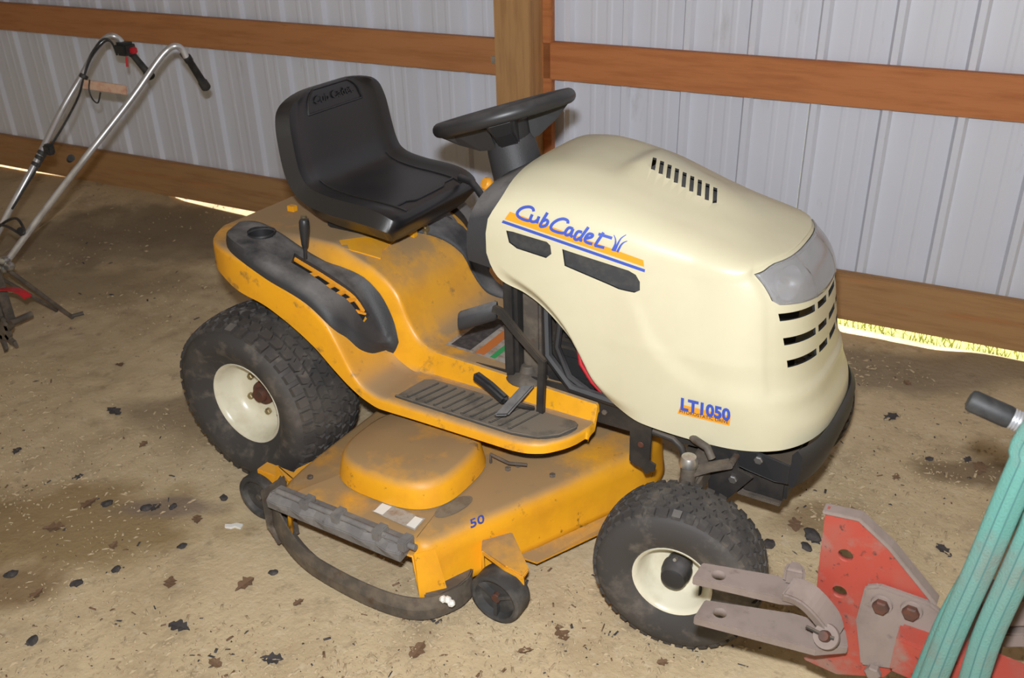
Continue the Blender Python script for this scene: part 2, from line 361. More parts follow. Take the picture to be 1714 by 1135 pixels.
me = bpy.data.meshes.new('grass_blades'); gb.to_mesh(me); gb.free(); me.materials.append(grassm)
o = bpy.data.objects.new('grass_blades', me); col.objects.link(o); tag(o, 'sunlit grass blades outside under the wall gap', 'grass', kind='stuff')

# ================================================================== RIDING MOWER
mow = empty('riding_mower', (.62, 0, 0))
tag(mow, 'riding lawn mower with cream hood, orange deck and black seat', 'riding mower')
# ---------------- fender and footboard pressing
ZF = [(-.22, .662), (-.1, .664), (0, .652), (.107, .617), (.184, .588), (.264, .535), (.305, .468), (.335, .41), (.37, .372), (.42, .358), (.96, .358)]
ZC = [(-.22, .662), (.15, .66), (.22, .638), (.30, .602), (.355, .555), (.39, .48), (.425, .435), (.47, .42), (.6, .415), (.96, .40)]
ZB = [(-.22, .592), (-.12, .583), (-.033, .556), (.051, .540), (.129, .508), (.223, .452), (.277, .405), (.332, .362), (.377, .338), (.423, .326), (.536, .328), (.96, .332)]
WF = [(-.205, .245), (-.19, .275), (-.165, .315), (-.12, .347), (-.05, .368), (.02, .375), (.80, .375), (.84, .37), (.88, .352), (.91, .32), (.93, .285), (.94, .250)]
def zfend(x, y):
    a = abs(y); q_ = ss(.38, .48, x); k = ss(.185+.012*q_, .23-.014*q_, a); z = ci(ZC, x)*(1-k)+ci(ZF, x)*k
    return z
rings = []; sx = list(np.linspace(-.203, -.1, 12))+list(np.linspace(-.09, .84, 76))+list(np.linspace(.85, .94, 12))
rr = .014
for x in sx:
    W = ci(WF, x); zb = ci(ZB, x); row = []
    e0 = 1 if x == sx[0] or x == sx[-1] else 0
    ou = [.224+(W-rr-.224)*k/10 for k in range(1, 11)]; yy = [-q for q in reversed(ou)]+[-.224+.448*k/90 for k in range(91)]+ou
    zo = zfend(x, W)
    arc = [(W-rr+rr*math.sin(t), rr*(1-math.cos(t))) for t in (.5, 1.0, 1.4)]
    L = [(-W-.003, zb), (-W-.001, max(zb+.004, zo-rr*1.3))]+[(-a, zfend(x, a)-b) for a, b in reversed(arc)]
    R = [(a, zfend(x, a)-b) for a, b in arc]+[(W+.001, max(zb+.004, zo-rr*1.3)), (W+.003, zb)]
    row = L+[(y, zfend(x, y)) for y in yy]+R
    rings.append([Vector((x, y, z)) for y, z in row])
# closing flanges at both ends
def endrow(r, dx, drop): return [Vector((p.x+dx, p.y*1.004, min(p.z, p.z-drop))) for p in r]
rings = [[Vector((p.x-.004, p.y, min(p.z, .585+.0*p.y))) for p in rings[0]], [Vector((p.x-.004, p.y, p.z-.008)) for p in rings[0]]]+rings
rings += [[Vector((p.x+.004, p.y, p.z-.006 if p.z > .345 else p.z)) for p in rings[-1]], [Vector((p.x+.006, p.y, p.z-.024 if p.z > .345 else p.z)) for p in rings[-1]]]
fend = loft('fender_body', rings, orange_d, mow, wrap=False, smooth=1); tag(fend, 'dusty orange steel fenders and footboards')
# ---------------- moulded trays on both fenders
def zt_(dz): return lambda x, y: zfend(x, y)+dz
TO = [(381, 392), (380, 408), (405, 432), (437, 456), (470, 474), (510, 502), (550, 538), (580, 562), (600, 578), (622, 585), (645, 583)]
TI = [(392, 376), (412, 368), (440, 370), (468, 382), (492, 400), (530, 424), (565, 440), (600, 457), (636, 490), (657, 528), (666, 560)]
so_ = spline([hsurf(a, b, zt_(.012)) for a, b in TO], 4); si_ = spline([hsurf(a, b, zt_(.030)) for a, b in TI], 4)
NCOL = 12; rows = []; n = len(so_)
slot = range(int(n*.42), int(n*.76))
for i in range(n):
    a, b = so_[i], si_[i]; row = [Vector((a.x, a.y-.001, zfend(a.x, a.y)-.002))]
    for k in range(NCOL+1):
        t = k/NCOL; p = a.lerp(b, t); prof = .028*min(1, (1-abs(2*t-1)**5)+.30)
        e = min(1, (min(i, n-1-i)+1)/4)
        row.append(Vector((p.x, p.y, zfend(p.x, p.y)+.004+prof*e)))
    row.append(Vector((b.x, b.y+.001, zfend(b.x, b.y)-.002))); rows.append(row)
nc = NCOL+3; fs = []
for i in range(n-1):
    for j in range(nc-1):
        if i in slot and j in (6, 7, 8): continue
        fs.append((i*nc+j, i*nc+j+1, (i+1)*nc+j+1, (i+1)*nc+j))
vs = [p for r in rows for p in r]; e = len(vs)
# closing skirts at tips
for i in (0, n-1):
    m0 = len(vs); vs += [Vector((p.x, p.y, zfend(p.x, p.y)-.003)) for p in rows[i]]
    for j in range(nc-1): fs.append((i*nc+j, i*nc+j+1, m0+j+1, m0+j))
# slot walls
s0, s1 = slot[0], slot[-1]+1
for i in slot:
    for j in (6, 9):
        m0 = len(vs); vs += [rows[i][j]-Vector((0, 0, .03)), rows[i+1][j]-Vector((0, 0, .03))]; fs.append((i*nc+j, (i+1)*nc+j, m0+1, m0))
for i in (s0, s1):
    for j in (6, 7, 8):
        m0 = len(vs); vs += [rows[i][j]-Vector((0, 0, .03)), rows[i][j+1]-Vector((0, 0, .03))]; fs.append((i*nc+j, i*nc+j+1, m0+1, m0))
tray = mk('fender_tray', vs, fs, trayp, mow, smooth=1); tag(tray, 'dusty black plastic tray on the orange fender')
# notched yellow guide in the slot
g0 = [rows[i][7].lerp(rows[i][8], .0)-Vector((0, 0, .012)) for i in slot]; g1 = [rows[i][8].lerp(rows[i][9], .9)-Vector((0, 0, .010)) for i in slot]
gl = [rows[i][6].lerp(rows[i][7], .1)-Vector((0, 0, .010)) for i in slot]; gm = [rows[i][6].lerp(rows[i][7], .45)-Vector((0, 0, .011)) for i in slot]
ring_ = [a for a in gl]; 
guide = mk('slot_guide', [p for pr in zip(gl, gm) for p in pr]+[p for pr in zip([a.lerp(b, .55) for a, b in zip(g0, g1)], g1) for p in pr],
           gridf(len(slot), 2)+gridf(len(slot), 2, off=2*len(slot)), knobm, tray); solidify(guide, .004)
for q in range(5):
    i = int(len(slot)*(.28+.15*q)); a = gl[i].lerp(g1[i], .25); b = gl[min(i+1, len(gl)-1)].lerp(g1[min(i+1, len(gl)-1)], .85)
    plate_along('guide_tooth', [a-Vector((0, 0, .004)), b-Vector((0, 0, .004))], (1, 0, -.4), .014, .006, knobm, tray, .001)
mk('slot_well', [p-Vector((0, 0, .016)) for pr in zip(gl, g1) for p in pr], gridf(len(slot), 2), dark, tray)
# cup holder cut into the tray
cupc = hsurf(437, 391, zt_(.03))
cc = cyl('cutter', cupc, (0, 0, 1), .036, .12, dark, None, 28); cut(tray, [cc])
cup = lathe('cup_holder', [(.036, .005), (.039, .006), (.040, .001), (.036, -.002), (.033, -.055), (0, -.055)], cupc, (0, 0, 1), blackp, tray, 32)
# left tray and the cover lying over the left of the tunnel
ML = mirror(tray, mow); 
rowsl = []
for i in range(22):
    x = .235+.235*i/21; row = []
    y0 = ci([(.235, .03), (.30, .085), (.36, .115), (.42, .135), (.47, .16)], x)
    for k in range(10):
        t = k/9; y = y0+(.262-y0)*t; d = .012*min(1, (1-abs(2*t-1)**6)+.1)*min(1, min(i, 21-i)/3+.1)
        row.append(Vector((x, y, zfend(x, y)+d+.002)))
    rowsl.append(row)
tc_ = loft('tunnel_cover', rowsl, trayp, mow, wrap=False, smooth=1); solidify(tc_, .004)
# lift lever in the slot
kb = hsurf(512, 447, zt_(.01)); kt = hy(509, 374, kb.y+.01)
tube('lift_lever', [kb, kb.lerp(kt, .5), kt], .005, blackp, mow)
kd = (kt-kb).normalized()
lathe('lever_grip', [(0, -.052), (.007, -.052), (.009, -.045), (.0115, -.02), (.0135, .006), (.0135, .016), (.011, .022), (0, .023)], kt-kd*.012, kd, blackp, mow, 20)
# foot mats with raised ribs
def footmat(sgn):
    zz = .3585; P0 = [(.455, .355), (.47, .245), (.60, .238), (.80, .236), (.905, .232), (.922, .262), (.90, .31), (.862, .342), (.80, .356)]
    P0 = [(.455, .355), (.462, .30), (.470, .25), (.49, .238), (.60, .236), (.80, .236), (.905, .236), (.918, .246), (.922, .268), (.915, .292), (.90, .315), (.88, .333), (.855, .346), (.82, .354), (.78, .356)]
    o = prism('foot_mat', [(a, sgn*b, zz) for a, b in P0], (0, 0, .004), matp, mow, .0015)
    for k in range(12):
        x = .487+k*.027
        plate_along('mat_rib', [(x, sgn*.345, zz+.006), (x+.028, sgn*.25, zz+.006)], (1, 0, 0), .008, .006, matp, o, .0015)
    tube('mat_edge', [(.457, sgn*.354, zz+.005), (.80, sgn*.356, zz+.005), (.862, sgn*.342, zz+.005), (.90, sgn*.31, zz+.005), (.92, sgn*.262, zz+.005)], .004, matp, o, 8)
    return o
footmat(-1); footmat(1)
# tunnel stickers
def stick(name, px4, fn, m, parent, dz=.0015):
    return mk(name, [hsurf(a, b, zt_(dz)) for a, b in px4], [tuple(range(len(px4)))], m, parent)
def patch(name, a, b, c, d, fn, m, parent, n=6):
    vs = []
    for i in range(n+1):
        for j in range(n+1):
            u, v = i/n, j/n; x = (1-u)*(1-v)*a[0]+u*(1-v)*b[0]+u*v*c[0]+(1-u)*v*d[0]; y = (1-u)*(1-v)*a[1]+u*(1-v)*b[1]+u*v*c[1]+(1-u)*v*d[1]
            vs.append((x, y, fn(x, y)))
    return mk(name, vs, gridf(n+1, n+1), m, parent)
fz = zt_(.0012); fz2 = zt_(.0022)
patch('warning_sticker', (.475, -.155), (.475, .05), (.69, .05), (.69, -.155), fz, labelm, fend)
patch('sticker_band', (.565, -.150), (.565, .04), (.592, .04), (.592, -.150), fz2, orprint, fend)
patch('sticker_band', (.610, -.150), (.610, .04), (.626, .04), (.626, -.150), fz2, gprint, fend)
patch('sticker_band', (.487, -.147), (.487, .04), (.548, .04), (.548, -.147), fz2, barkm, fend)
# yellow seat bracket plate
mk('seat_plate', [hsurf(*q, zt_(.006)) for q in ((568, 402), (612, 396), (662, 402), (641, 417), (637, 432), (600, 421), (574, 415))], [tuple(range(7))], orange, mow); solidify(bpy.data.objects['seat_plate'], .004)
# ---------------- seat
SP = [(.385, .722), (.372, .730), (.34, .740), (.28, .747), (.20, .752), (.13, .765), (.088, .790), (.066, .830), (.055, .880), (.047, .94), (.040, .985), (.036, 1.012), (.033, 1.028)]
path = spline([(a-.020, 0, b) for a, b in SP], 4)
seat_r = []; NP = len(path)
def seat_w(i):
    t = i/(NP-1)
    return ci([(0, .165), (.03, .185), (.10, .207), (.22, .217), (.45, .219), (.60, .221), (.74, .216), (.83, .203), (.90, .178), (.955, .138), (1, .085)], t)
def seat_t(i):
    t = i/(NP-1); return ci([(0, .008), (.03, .024), (.10, .034), (.3, .034), (.5, .032), (.8, .027), (.95, .024), (.985, .017), (1, .006)], t)
def seat_frame(i):
    a = path[max(i-1, 0)]; b = path[min(i+1, NP-1)]; t = (b-a).normalized(); nn = Vector((-t.z, 0, t.x)) * -1
    return path[i], Vector((0, 1, 0)), nn if nn.z > 0 or nn.x > 0 else -nn
def seat_top(i, v):       # point on the sitting surface, v in -1..1
    p, s, nn = seat_frame(i); tt = i/(NP-1); w_ = seat_w(i); th = seat_t(i)
    bol = .020*ss(.62, .92, abs(v))*ss(0, .25, tt)*(1-ss(.9, 1, tt)) - .006*ss(.1, .6, 1-abs(v))*ss(.05, .3, tt)
    h = (1-abs(v)**5)**.3 if abs(v) < 1 else 0
    return p+s*w_*v+nn*(th*h+bol*h)
for i in range(NP):
    p, s, nn = seat_frame(i); w_ = seat_w(i); th = seat_t(i); ring = []
    for k in range(25): ring.append(seat_top(i, -1+2*k/24))
    for k in range(1, 12):
        v = 1-2*k/12; h = (1-abs(v)**5)**.3; ring.append(p+s*w_*v*.98-nn*th*(.8+.75*(1-ss(.38, .55, i/(NP-1))))*h)
    seat_r.append(ring)
seat = loft('seat', seat_r, seatm, mow); tag(seat, 'black moulded vinyl seat with low backrest')
def seam(name, pts): tube(name, [seat_top(int(round(a*(NP-1))), v)+Vector((.001, 0, .001)) for a, v in pts], .0028, seatm, seat, 6)
seam('seat_seam', [(.10+.036*k, -.60-.004*k) for k in range(12)]); seam('seat_seam', [(.10+.036*k, .60+.004*k) for k in range(12)])
seam('seat_seam', [(.17-.02*(1-(v/.6)**2), v) for v in np.linspace(-.6, .6, 13)])
seam('back_seam', [(.80, v) for v in np.linspace(-.52, .52, 11)])
seam('back_seam', [(.80+.16*k/7, -.52+.02*k/7) for k in range(8)]); seam('back_seam', [(.80+.16*k/7, .52-.02*k/7) for k in range(8)]); seam('back_seam', [(.955, v) for v in np.linspace(-.5, .5, 11)])
box('seat_pan', (.08, -.13, .672), (.30, .13, .705), blackp, mow, .006)
for q in ((509, 370), (712, 385)):
    p_ = hsurf(*q, zt_(.012)); cyl('seat_bolt', p_, (0, 0, 1), .009, .030, brass, mow, 14); cyl('seat_bolt', p_+Vector((.002, 0, .004)), (0, 0, 1), .0125, .008, brass, mow, 6)
for q in ((489, 347), (690, 389)):
    p_ = hsurf(*q, zt_(.012)); box('seat_hinge', (p_.x-.012, p_.y-.010, p_.z-.012), (p_.x+.012, p_.y+.010, p_.z+.006), orange, mow, .002)
# embossed lettering on the backrest
v_, f_ = textmesh('Cub Cadet', 1.0, 'CENTER'); mx = max(p.x for p in v_); NPm = NP-1
def onback(u, v):
    i = .80+.155*v; k = int(i*NPm); t = i*NPm-k; return seat_top(k, u).lerp(seat_top(min(k+1, NPm), u), t)
emb = mk('embossed_lettering', [onback(.40*p.x/mx, .25+p.y*.55)+Vector((.003, 0, 0)) for p in v_], f_, seatm, seat); solidify(emb, .003, 0)

# ---------------- hood
Y0 = .03
XT = [(.66, .93), (.70, .937), (.80, .941), (.93, .926), (1.08, .882), (1.23, .839), (1.33, .809), (1.36, .80)]
XF = [(.36, 1.448), (.445, 1.438), (.505, 1.425), (.588, 1.407), (.652, 1.397), (.705, 1.389), (.735, 1.382), (.765, 1.367), (.795, 1.338), (.815, 1.318), (.86, 1.24)]
W0 = [(.66, .241), (.8, .240), (1.0, .232), (1.15, .222), (1.3, .214)]
TAPER = [(.66, .0), (.85, .04), (1.0, .12), (1.15, .22), (1.3, .30)]
ZBH = [(.66, .80), (.672, .752), (.682, .725), (.70, .697), (.72, .680), (.80, .640), (.87, .578), (.91, .515), (.947, .452), (.985, .424), (1.04, .408), (1.17, .398), (1.31, .408), (1.45, .428)]
ZCR = [(.98, .80), (1.033, .736), (1.079, .653), (1.137, .602), (1.209, .565), (1.315, .535), (1.40, .500), (1.5, .485)]
AC, NE = .21, 2.8
def hoodW(x, z):
    w_ = ci(W0, x)-ci(TAPER, x)*max(0, z-.60)*.9
    w_ += .012*ss(.035, -.01, 0) if False else 0
    cr = ss(0, .055, ci(ZCR, x)-z)*ss(.97, 1.12, x)*.009
    zb = ci(ZBH, x); lip = (1-ss(0, .04, z-zb))*.022*(1-ss(.95, 1.08, x))*ss(.69, .76, x)
    return w_+cr-lip
def zsh(x): return ci([(.66, .80), (.9, .79), (1.05, .775), (1.2, .770), (1.3, .770)], x)
def lipz(phi): return .770+.039*ss(0, 1.2, phi)
NS, NN, NZ, NT = 56, 30, 52, 12
cols = []
for c in range(NS+NN+1):
    if c <= NS:
        s = c/NS; phi = 0
    else: s = 1; phi = (c-NS)/NN*math.pi/2
    def pt(z, s=s, phi=phi):
        xf = ci(XF, z); xc = xf-AC
        xr = .672 if z > .74 else .672
        if phi == 0: x = xr+(xc-xr)*s; return Vector((x, -hoodW(x, z)-Y0, z))
        x = xc+AC*(math.sin(phi)**(2/NE)); yw = hoodW(xc, z)+Y0
        # flare under the crease also wraps round the nose
        fl_ = .009*ss(0, .045, ci(ZCR, x)-z)
        y = -yw*(math.cos(phi)**(2/NE)) if phi < math.pi/2-1e-6 else 0
        x += fl_*math.sin(phi)
        # sunk panel holding lamp and grille
        sunk = .006*ss(.50, .62, phi)*(1-ss(0, .02, .525-z) if z < .545 else 1)*ss(.525, .545, z)
        return Vector((x-sunk*.9, y+sunk*.2, z))
    x6 = pt(.6).x; zb = ci(ZBH, x6); zs_side = zsh(x6)
    zlip = .809
    zs = zs_side if phi == 0 else lipz(phi)
    pts_ = [pt(zb+(zs-zb)*j/NZ) for j in range(NZ+1)]
    top = pts_[-1]; x = top.x; ztop = ci(XT, x); y0 = -top.y
    tops = []
    for j in range(1, NT+1):
        th = j/NT*math.pi/2; p_ = ci([(.66, 3.1), (1.0, 2.9), (1.3, 2.5)], x)
        y = y0*(math.cos(th)**(2/p_)) if j < NT else 0; z = zs+(max(ztop, zs)-zs)*(math.sin(th)**(2/p_))
        tops.append([x+.034*max(0, 1-(x-.672)/.16)*ss(.81, .90, z), y, z])
    if y0 < .002: tops = [[x, 0, zs] for _ in tops]
    # raised scoop, shoulder crease
    for t_ in tops:
        g = ss(.90, .96, t_[0])*(1-ss(1.08, 1.27, t_[0])); wv = .085-.03*(t_[0]-.9)/.3
        t_[2] += .020*g*(1-ss(wv-.02, wv, abs(t_[1])))
        t_[2] += .006*(1-ss(.10, .125, abs(t_[1])-.06*(1-ss(.7, 1.2, t_[0]))))*ss(.68, .8, t_[0])*(1-ss(1.15, 1.28, t_[0]))
    cols.append((pts_, [Vector(t_) for t_ in tops], phi))
NR = NZ+1+NT
vs = []; idx = {}
for sgn in (1, -1):
    for c, (a, b, phi) in enumerate(cols):
        for j, p in enumerate(a+b):
            idx[(sgn, c, j)] = len(vs); yv = p.y if j <= NZ else -p.y; vs.append(Vector((p.x, Y0+yv*sgn, p.z)))
LENS_PHI = .66
def lens_bot(phi): return .708+.022*(1-phi/(math.pi/2))
fs = []; lensf = []
for sgn in (1, -1):
    for c in range(len(cols)-1):
        for j in range(NR-1):
            q = (idx[(sgn, c, j)], idx[(sgn, c+1, j)], idx[(sgn, c+1, j+1)], idx[(sgn, c, j+1)])
            phi = .5*(cols[c][2]+cols[c+1][2]); zc_ = sum(vs[k].z for k in q)/4
            fs.append(q)
def degen(fl): return [f for f in fl]
hood = mk('hood', vs, degen(fs), cream, mow, smooth=1); tag(hood, 'cream plastic hood')
bm = bmesh.new(); bm.from_mesh(hood.data); bmesh.ops.dissolve_degenerate(bm, dist=1e-6, edges=bm.edges); bmesh.ops.recalc_face_normals(bm, faces=bm.faces)
if sum(f.normal.z for f in bm.faces if f.calc_center_median().z > .9) < 0: bmesh.ops.reverse_faces(bm, faces=bm.faces)
bm.to_mesh(hood.data); bm.free()
solidify(hood, .005)
def nosex(y, z):
    xf = ci(XF, z); xc = xf-AC; W_ = hoodW(xc, z)+Y0; return xc+AC*max(0, 1-min(1, abs(y-Y0)/W_)**NE)**(1/NE)-.0054
def lbot(y): return .712+.020*min(1, abs(y-Y0)/.19)**1.5+.010*ss(.178, .19, abs(y-Y0))
LW = .186
def LT_(y): return .8035-.014*ss(.14, .19, abs(y-Y0))
def lensgrid(dx, sc):
    rg = []
    for i in range(49):
        y = Y0-LW+(LW+.158)*i/48; rg.append([Vector((nosex(y, z)+dx, Y0+(y-Y0)*sc, z)) for z in [lbot(y)+(LT_(y)-lbot(y))*j/14 for j in range(15)]])
    return rg
lens = loft('headlight_lens', lensgrid(.002, 1), lensm, hood, wrap=False); solidify(lens, .003, 0)
rg = lensgrid(-.05, .95); refl = loft('headlight_reflector', rg, reflm, hood, wrap=False)
for s_ in (-1, 1):
    lathe('reflector_bowl', [(.037, .012), (.034, .003), (.027, -.008), (.016, -.015), (.006, -.018), (0, -.018)], (1.318, Y0+s_*.112, .753), (.90, s_*.40, .18), reflm, hood, 28)
    lathe('headlight_bulb', [(0, .012), (.005, .010), (.006, 0), (.006, -.02)], (1.316, Y0+s_*.111, .752), (.90, s_*.40, .18), steel, hood, 12)
lcut = [Vector((1.235, y, lbot(y)+.001)) for y in np.linspace(Y0-LW+.001, Y0+.157, 25)]+[Vector((1.235, y, LT_(y))) for y in np.linspace(Y0+.157, Y0-LW+.001, 25)]
for yv in (-.045, .105):
    tube('lens_divider', [Vector((nosex(yv, z)+.003, yv, z)) for z in np.linspace(lbot(yv), LT_(yv), 8)], .0022, greyst, hood, 6)
# cuts: side vents, grille slots, top louvres
def onside(px, py, off=0.0):
    y = -.23
    for _ in range(6):
        p = hy(px, py, y); y = -hoodW(p.x, min(p.z, .80))-off
        # shoulder rounding above the wall top
        zs = zsh(p.x)
        if p.z > zs:
            k = min(1, (p.z-zs)/(ci(XT, p.x)-zs)); pp_ = ci([(.66, 3.1), (1.0, 2.9), (1.3, 2.5)], p.x)
            y = Y0-(hoodW(p.x, zs)+Y0)*(1-k**pp_)**(1/pp_)-off
    return hy(px, py, y)
V1 = [(847, 386), (858, 388), (915, 405), (921, 411), (923, 425), (914, 432), (865, 416), (852, 406)]
V2 = [(941, 417), (1052, 453), (1064, 460), (1071, 472), (1071, 486), (1062, 490), (1035, 484), (945, 445)]
cutters = [prism('cutter', lcut, (.35, 0, 0), dark, None, 0)]
for V in (V1, V2):
    P3 = [onside(*q) for q in V]
    cx = sum((p for p in P3), Vector())/len(P3)
    for sg in (1, -1):
        poly = [Vector((p.x, Y0+sg*(cx.y-Y0-.05), p.z)) for p in P3]
        cutters.append(prism('cutter', poly, (0, sg*.10, 0), dark, None, 0))
    for sg in (1, -1):
        poly = [Vector((p.x, Y0+sg*(p.y-Y0+.011), p.z)) for p in [cx+(p-cx)*1.12 for p in P3]]
        pn = mk('side_vent', poly, [tuple(range(len(poly)))], ventm, hood); solidify(pn, .003, 0)
for zc_, zs_ in ((.688, .703), (.634, .650), (.586, .600)):
    for y0_, y1_ in ((-.152, -.053), (-.037, .020), (.040, .097), (.113, .212)):
        za = zc_+(zs_-zc_)*abs(y0_-Y0)/.18; zb_ = zc_+(zs_-zc_)*abs(y1_-Y0)/.18
        cutters.append(prism('cutter', [(1.24, y0_, za-.008), (1.24, y1_, zb_-.008), (1.24, y1_, zb_+.008), (1.24, y0_, za+.008)], (.24, 0, 0), dark, None, 0))
for k in range(9):
    x = .975+k*.0185
    mwx = Matrix.Translation((x, 0, .94)) @ Matrix.Rotation(math.radians(20), 4, 'Z')
    for sg in (1,):
        cutters.append(box('cutter', (-.0045, -.032, -.06), (.0045, .028, .06), dark, None, 0, mwx))
for c_ in cutters: 
    bm = bmesh.new(); bm.from_mesh(c_.data); bmesh.ops.recalc_face_normals(bm, faces=bm.faces); bm.to_mesh(c_.data); bm.free()
cut(hood, cutters)
hood.data.polygons.foreach_set('use_smooth', [True]*len(hood.data.polygons)); autosmooth(hood.data, .6)
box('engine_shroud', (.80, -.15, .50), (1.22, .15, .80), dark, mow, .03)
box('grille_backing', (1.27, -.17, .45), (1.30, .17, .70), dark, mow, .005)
mk('louvre_shade_sheet', [(x, y, ci(XT, x)-.002) for x in np.linspace(.955, 1.15, 12) for y in (-.035, .085)], gridf(12, 2), ventm, mow)  # dark sheet added under the louvres so the slots look shaded
# decals on the hood side
def decal(name, poly_px, m, off=.0012, sub=10):
    # strip polygon: poly_px = (top polyline, bottom polyline)
    t, b = poly_px; vs = []
    for i in range(sub+1):
        u = i/sub
        for (p, q) in (t, b): vs.append(onside(p[0]+(q[0]-p[0])*u, p[1]+(q[1]-p[1])*u, off))
    return mk(name, vs, gridf(sub+1, 2), m, hood)
def zx(X, Y): return (820+X/6.121, 320+Y/6.121)
decal('logo_band', ((zx(205, 210), zx(1572, 708)), (zx(150, 288), zx(1580, 776))), oprint)
decal('logo_stripe', ((zx(135, 298), zx(1590, 802)), (zx(120, 324), zx(1585, 832))), blue)
LET = {'c': [[(448, 208), (440, 178), (405, 161), (350, 166), (305, 190), (280, 225), (290, 258), (330, 284), (385, 302), (412, 300)]],
 'u': [[(434, 238), (414, 288), (428, 312), (462, 312), (486, 296)], [(503, 258), (478, 330)]],
 'b': [[(590, 220), (516, 348), (545, 362), (578, 346), (594, 312), (575, 294), (543, 306)]],
 'c2': [[(798, 332), (796, 302), (755, 284), (700, 294), (650, 326), (624, 365), (636, 396), (680, 416), (735, 430), (762, 428)]],
 'a': [[(852, 388), (815, 374), (785, 398), (770, 434), (790, 452), (826, 436), (852, 388), (830, 450), (848, 470)]],
 'd': [[(945, 422), (905, 414), (876, 448), (866, 484), (890, 498), (928, 474)], [(1010, 368), (926, 488), (946, 508)]],
 'e': [[(983, 484), (1040, 470), (1052, 446), (1016, 438), (985, 466), (974, 506), (1000, 528), (1050, 542)]],
 't': [[(1165, 424), (1084, 545), (1100, 562), (1172, 580)], [(1112, 438), (1252, 482)]],
 'g': [[(1254, 610), (1284, 545), (1286, 492), (1270, 448)], [(1276, 616), (1310, 540), (1345, 482), (1397, 446)], [(1304, 626), (1338, 560), (1368, 528), (1408, 510)]]}
def ribbon(pts2, wd, fn, taper=False):
    pts2 = spline([(a, b, 0) for a, b in pts2], 5); vs = []; n = len(pts2)
    for i, p in enumerate(pts2):
        t = (pts2[min(i+1, n-1)]-pts2[max(i-1, 0)]).normalized(); nn = Vector((-t.y, t.x, 0))*wd/2*(1-.75*i/(n-1) if taper else 1)
        vs += [fn(p+nn), fn(p-nn)]
    return vs, gridf(n, 2)
def strokes(name, lst, wd, fn, m, parent, taper=False):
    V, F = [], []
    for s in lst:
        v, f = ribbon(s, wd, fn, taper); o = len(V); V += v; F += [tuple(k+o for k in q) for q in f]
    return mk(name, V, F, m, parent)
for k_, v_ in LET.items():
    strokes('logo_grass_mark' if k_ == 'g' else 'logo_letter', v_, 30 if k_ != 'g' else 26, lambda p: onside(*zx(p.x, p.y), .0026), blue, hood, k_ == 'g')
# model badge
decal('model_badge', (((1140, 677), (1223, 697)), ((1134, 692), (1221, 713))), oprint)
def texton(name, s, size, ox, oy, ux, uy, m, parent, off, mapper):
    v, f = textmesh(s, size); mx = max(p.x for p in v)
    return mk(name, [mapper(ox+ux[0]*p.x+uy[0]*p.y, oy+ux[1]*p.x+uy[1]*p.y) for p in v], f, m, parent)
v_, f_ = textmesh('LT1050', 1.0, off=.045); mx = max(p.x for p in v_); sx_ = 84/mx
mk('model_lettering', [onside(1138+p.x*sx_+p.y*1.5, 685+p.x*sx_*.235-p.y*27, .0026) for p in v_], f_, blue, hood)
v_, f_ = textmesh('HYDROSTATIC DRIVE', 1.0); mx = max(p.x for p in v_); sx_ = 82/mx
mk('badge_lettering', [onside(1137+p.x*sx_, 690.5+p.x*sx_*.235-p.y*7.5, .0026) for p in v_], f_, barkm, hood)
# ---------------- dash, column, wheel
dr = []
for i in range(9):
    t = i/8; x = .612+(.69-.612)*t; sc = .93+.07*t; r_ = []
    for k in range(33):
        th = -.25+k/32*(math.pi+.5); pw = 3.0
        cx_, sx_ = math.cos(th), math.sin(th)
        y = Y0*t+.25*sc*math.copysign(abs(cx_)**(2/pw), cx_); z = .765+(.165*sc-.03*(1-t))*math.copysign(abs(sx_)**(2/pw), sx_)
        r_.append(Vector((x-.06*(1-ss(.70, .93, z))*0+.02*ss(.75, .95, z), y, z)))
    dr.append(r_)
dr = [[Vector((p.x+.02, p.y*.9, .765+(p.z-.765)*.9)) for p in dr[0]]]+dr
dash = loft('dash_panel', dr, trayp, mow, wrap=True, cap=True)
box('dash_side', (.682, -.20, .40), (.722, .20, .78), steelb, mow, .01)
box('dash_bracket', (.722, -.17, .38), (.772, .17, .74), dirtst, mow, .006)
SWC = Vector((.58, 0, 1.01)); ta = math.radians(16); SA = Vector((-math.sin(ta), 0, math.cos(ta))); SE = Vector((math.cos(ta), 0, math.sin(ta)))
CA = SA.copy()
_q = Matrix.Rotation(math.radians(3.6), 3, (SE*.85+Vector((0, .53, 0))).normalized())
SA = _q @ SA
if abs(SA.dot((CAM-SWC).normalized())) > abs(CA.dot((CAM-SWC).normalized())): _q = _q.inverted(); SA = _q @ CA
SE = _q @ SE; SY = SA.cross(SE)
cb = Vector((.655, 0, .87))
sw = lathe('steering_wheel', [(.162+.0165*math.cos(a), .0165*math.sin(a)*1.05) for a in np.linspace(0, 2*math.pi, 15)[:-1]], SWC, SA, blackp, mow, 64, closed=True); tag(sw, 'dusty black steering wheel')
lathe('wheel_hub', [(0, -.012), (.045, -.013), (.056, -.025), (.052, -.06), (.042, -.085), (.034, -.10), (.032, -.125)], SWC, SA, blackp, sw, 28)
for a, ww in ((math.radians(42), .8), (math.radians(192), 1.9), (math.radians(-62), 1.0)):
    d1 = SE*math.cos(a)+SY*math.sin(a); sd_ = SA.cross(d1)*ww
    rg = []
    for t, hw, zt1, zb1 in ((.02, .034, -.022, -.080), (.07, .033, -.016, -.072), (.12, .034, -.010, -.046), (.158, .042, -.004, -.016)):
        c_ = SWC+d1*t; rg.append([c_+sd_*hw+SA*zt1, c_-sd_*hw+SA*zt1, c_-sd_*hw*.7+SA*zb1, c_+sd_*hw*.7+SA*zb1])
    loft('wheel_spoke', rg, blackp, sw, smooth=False, bevel=.004)
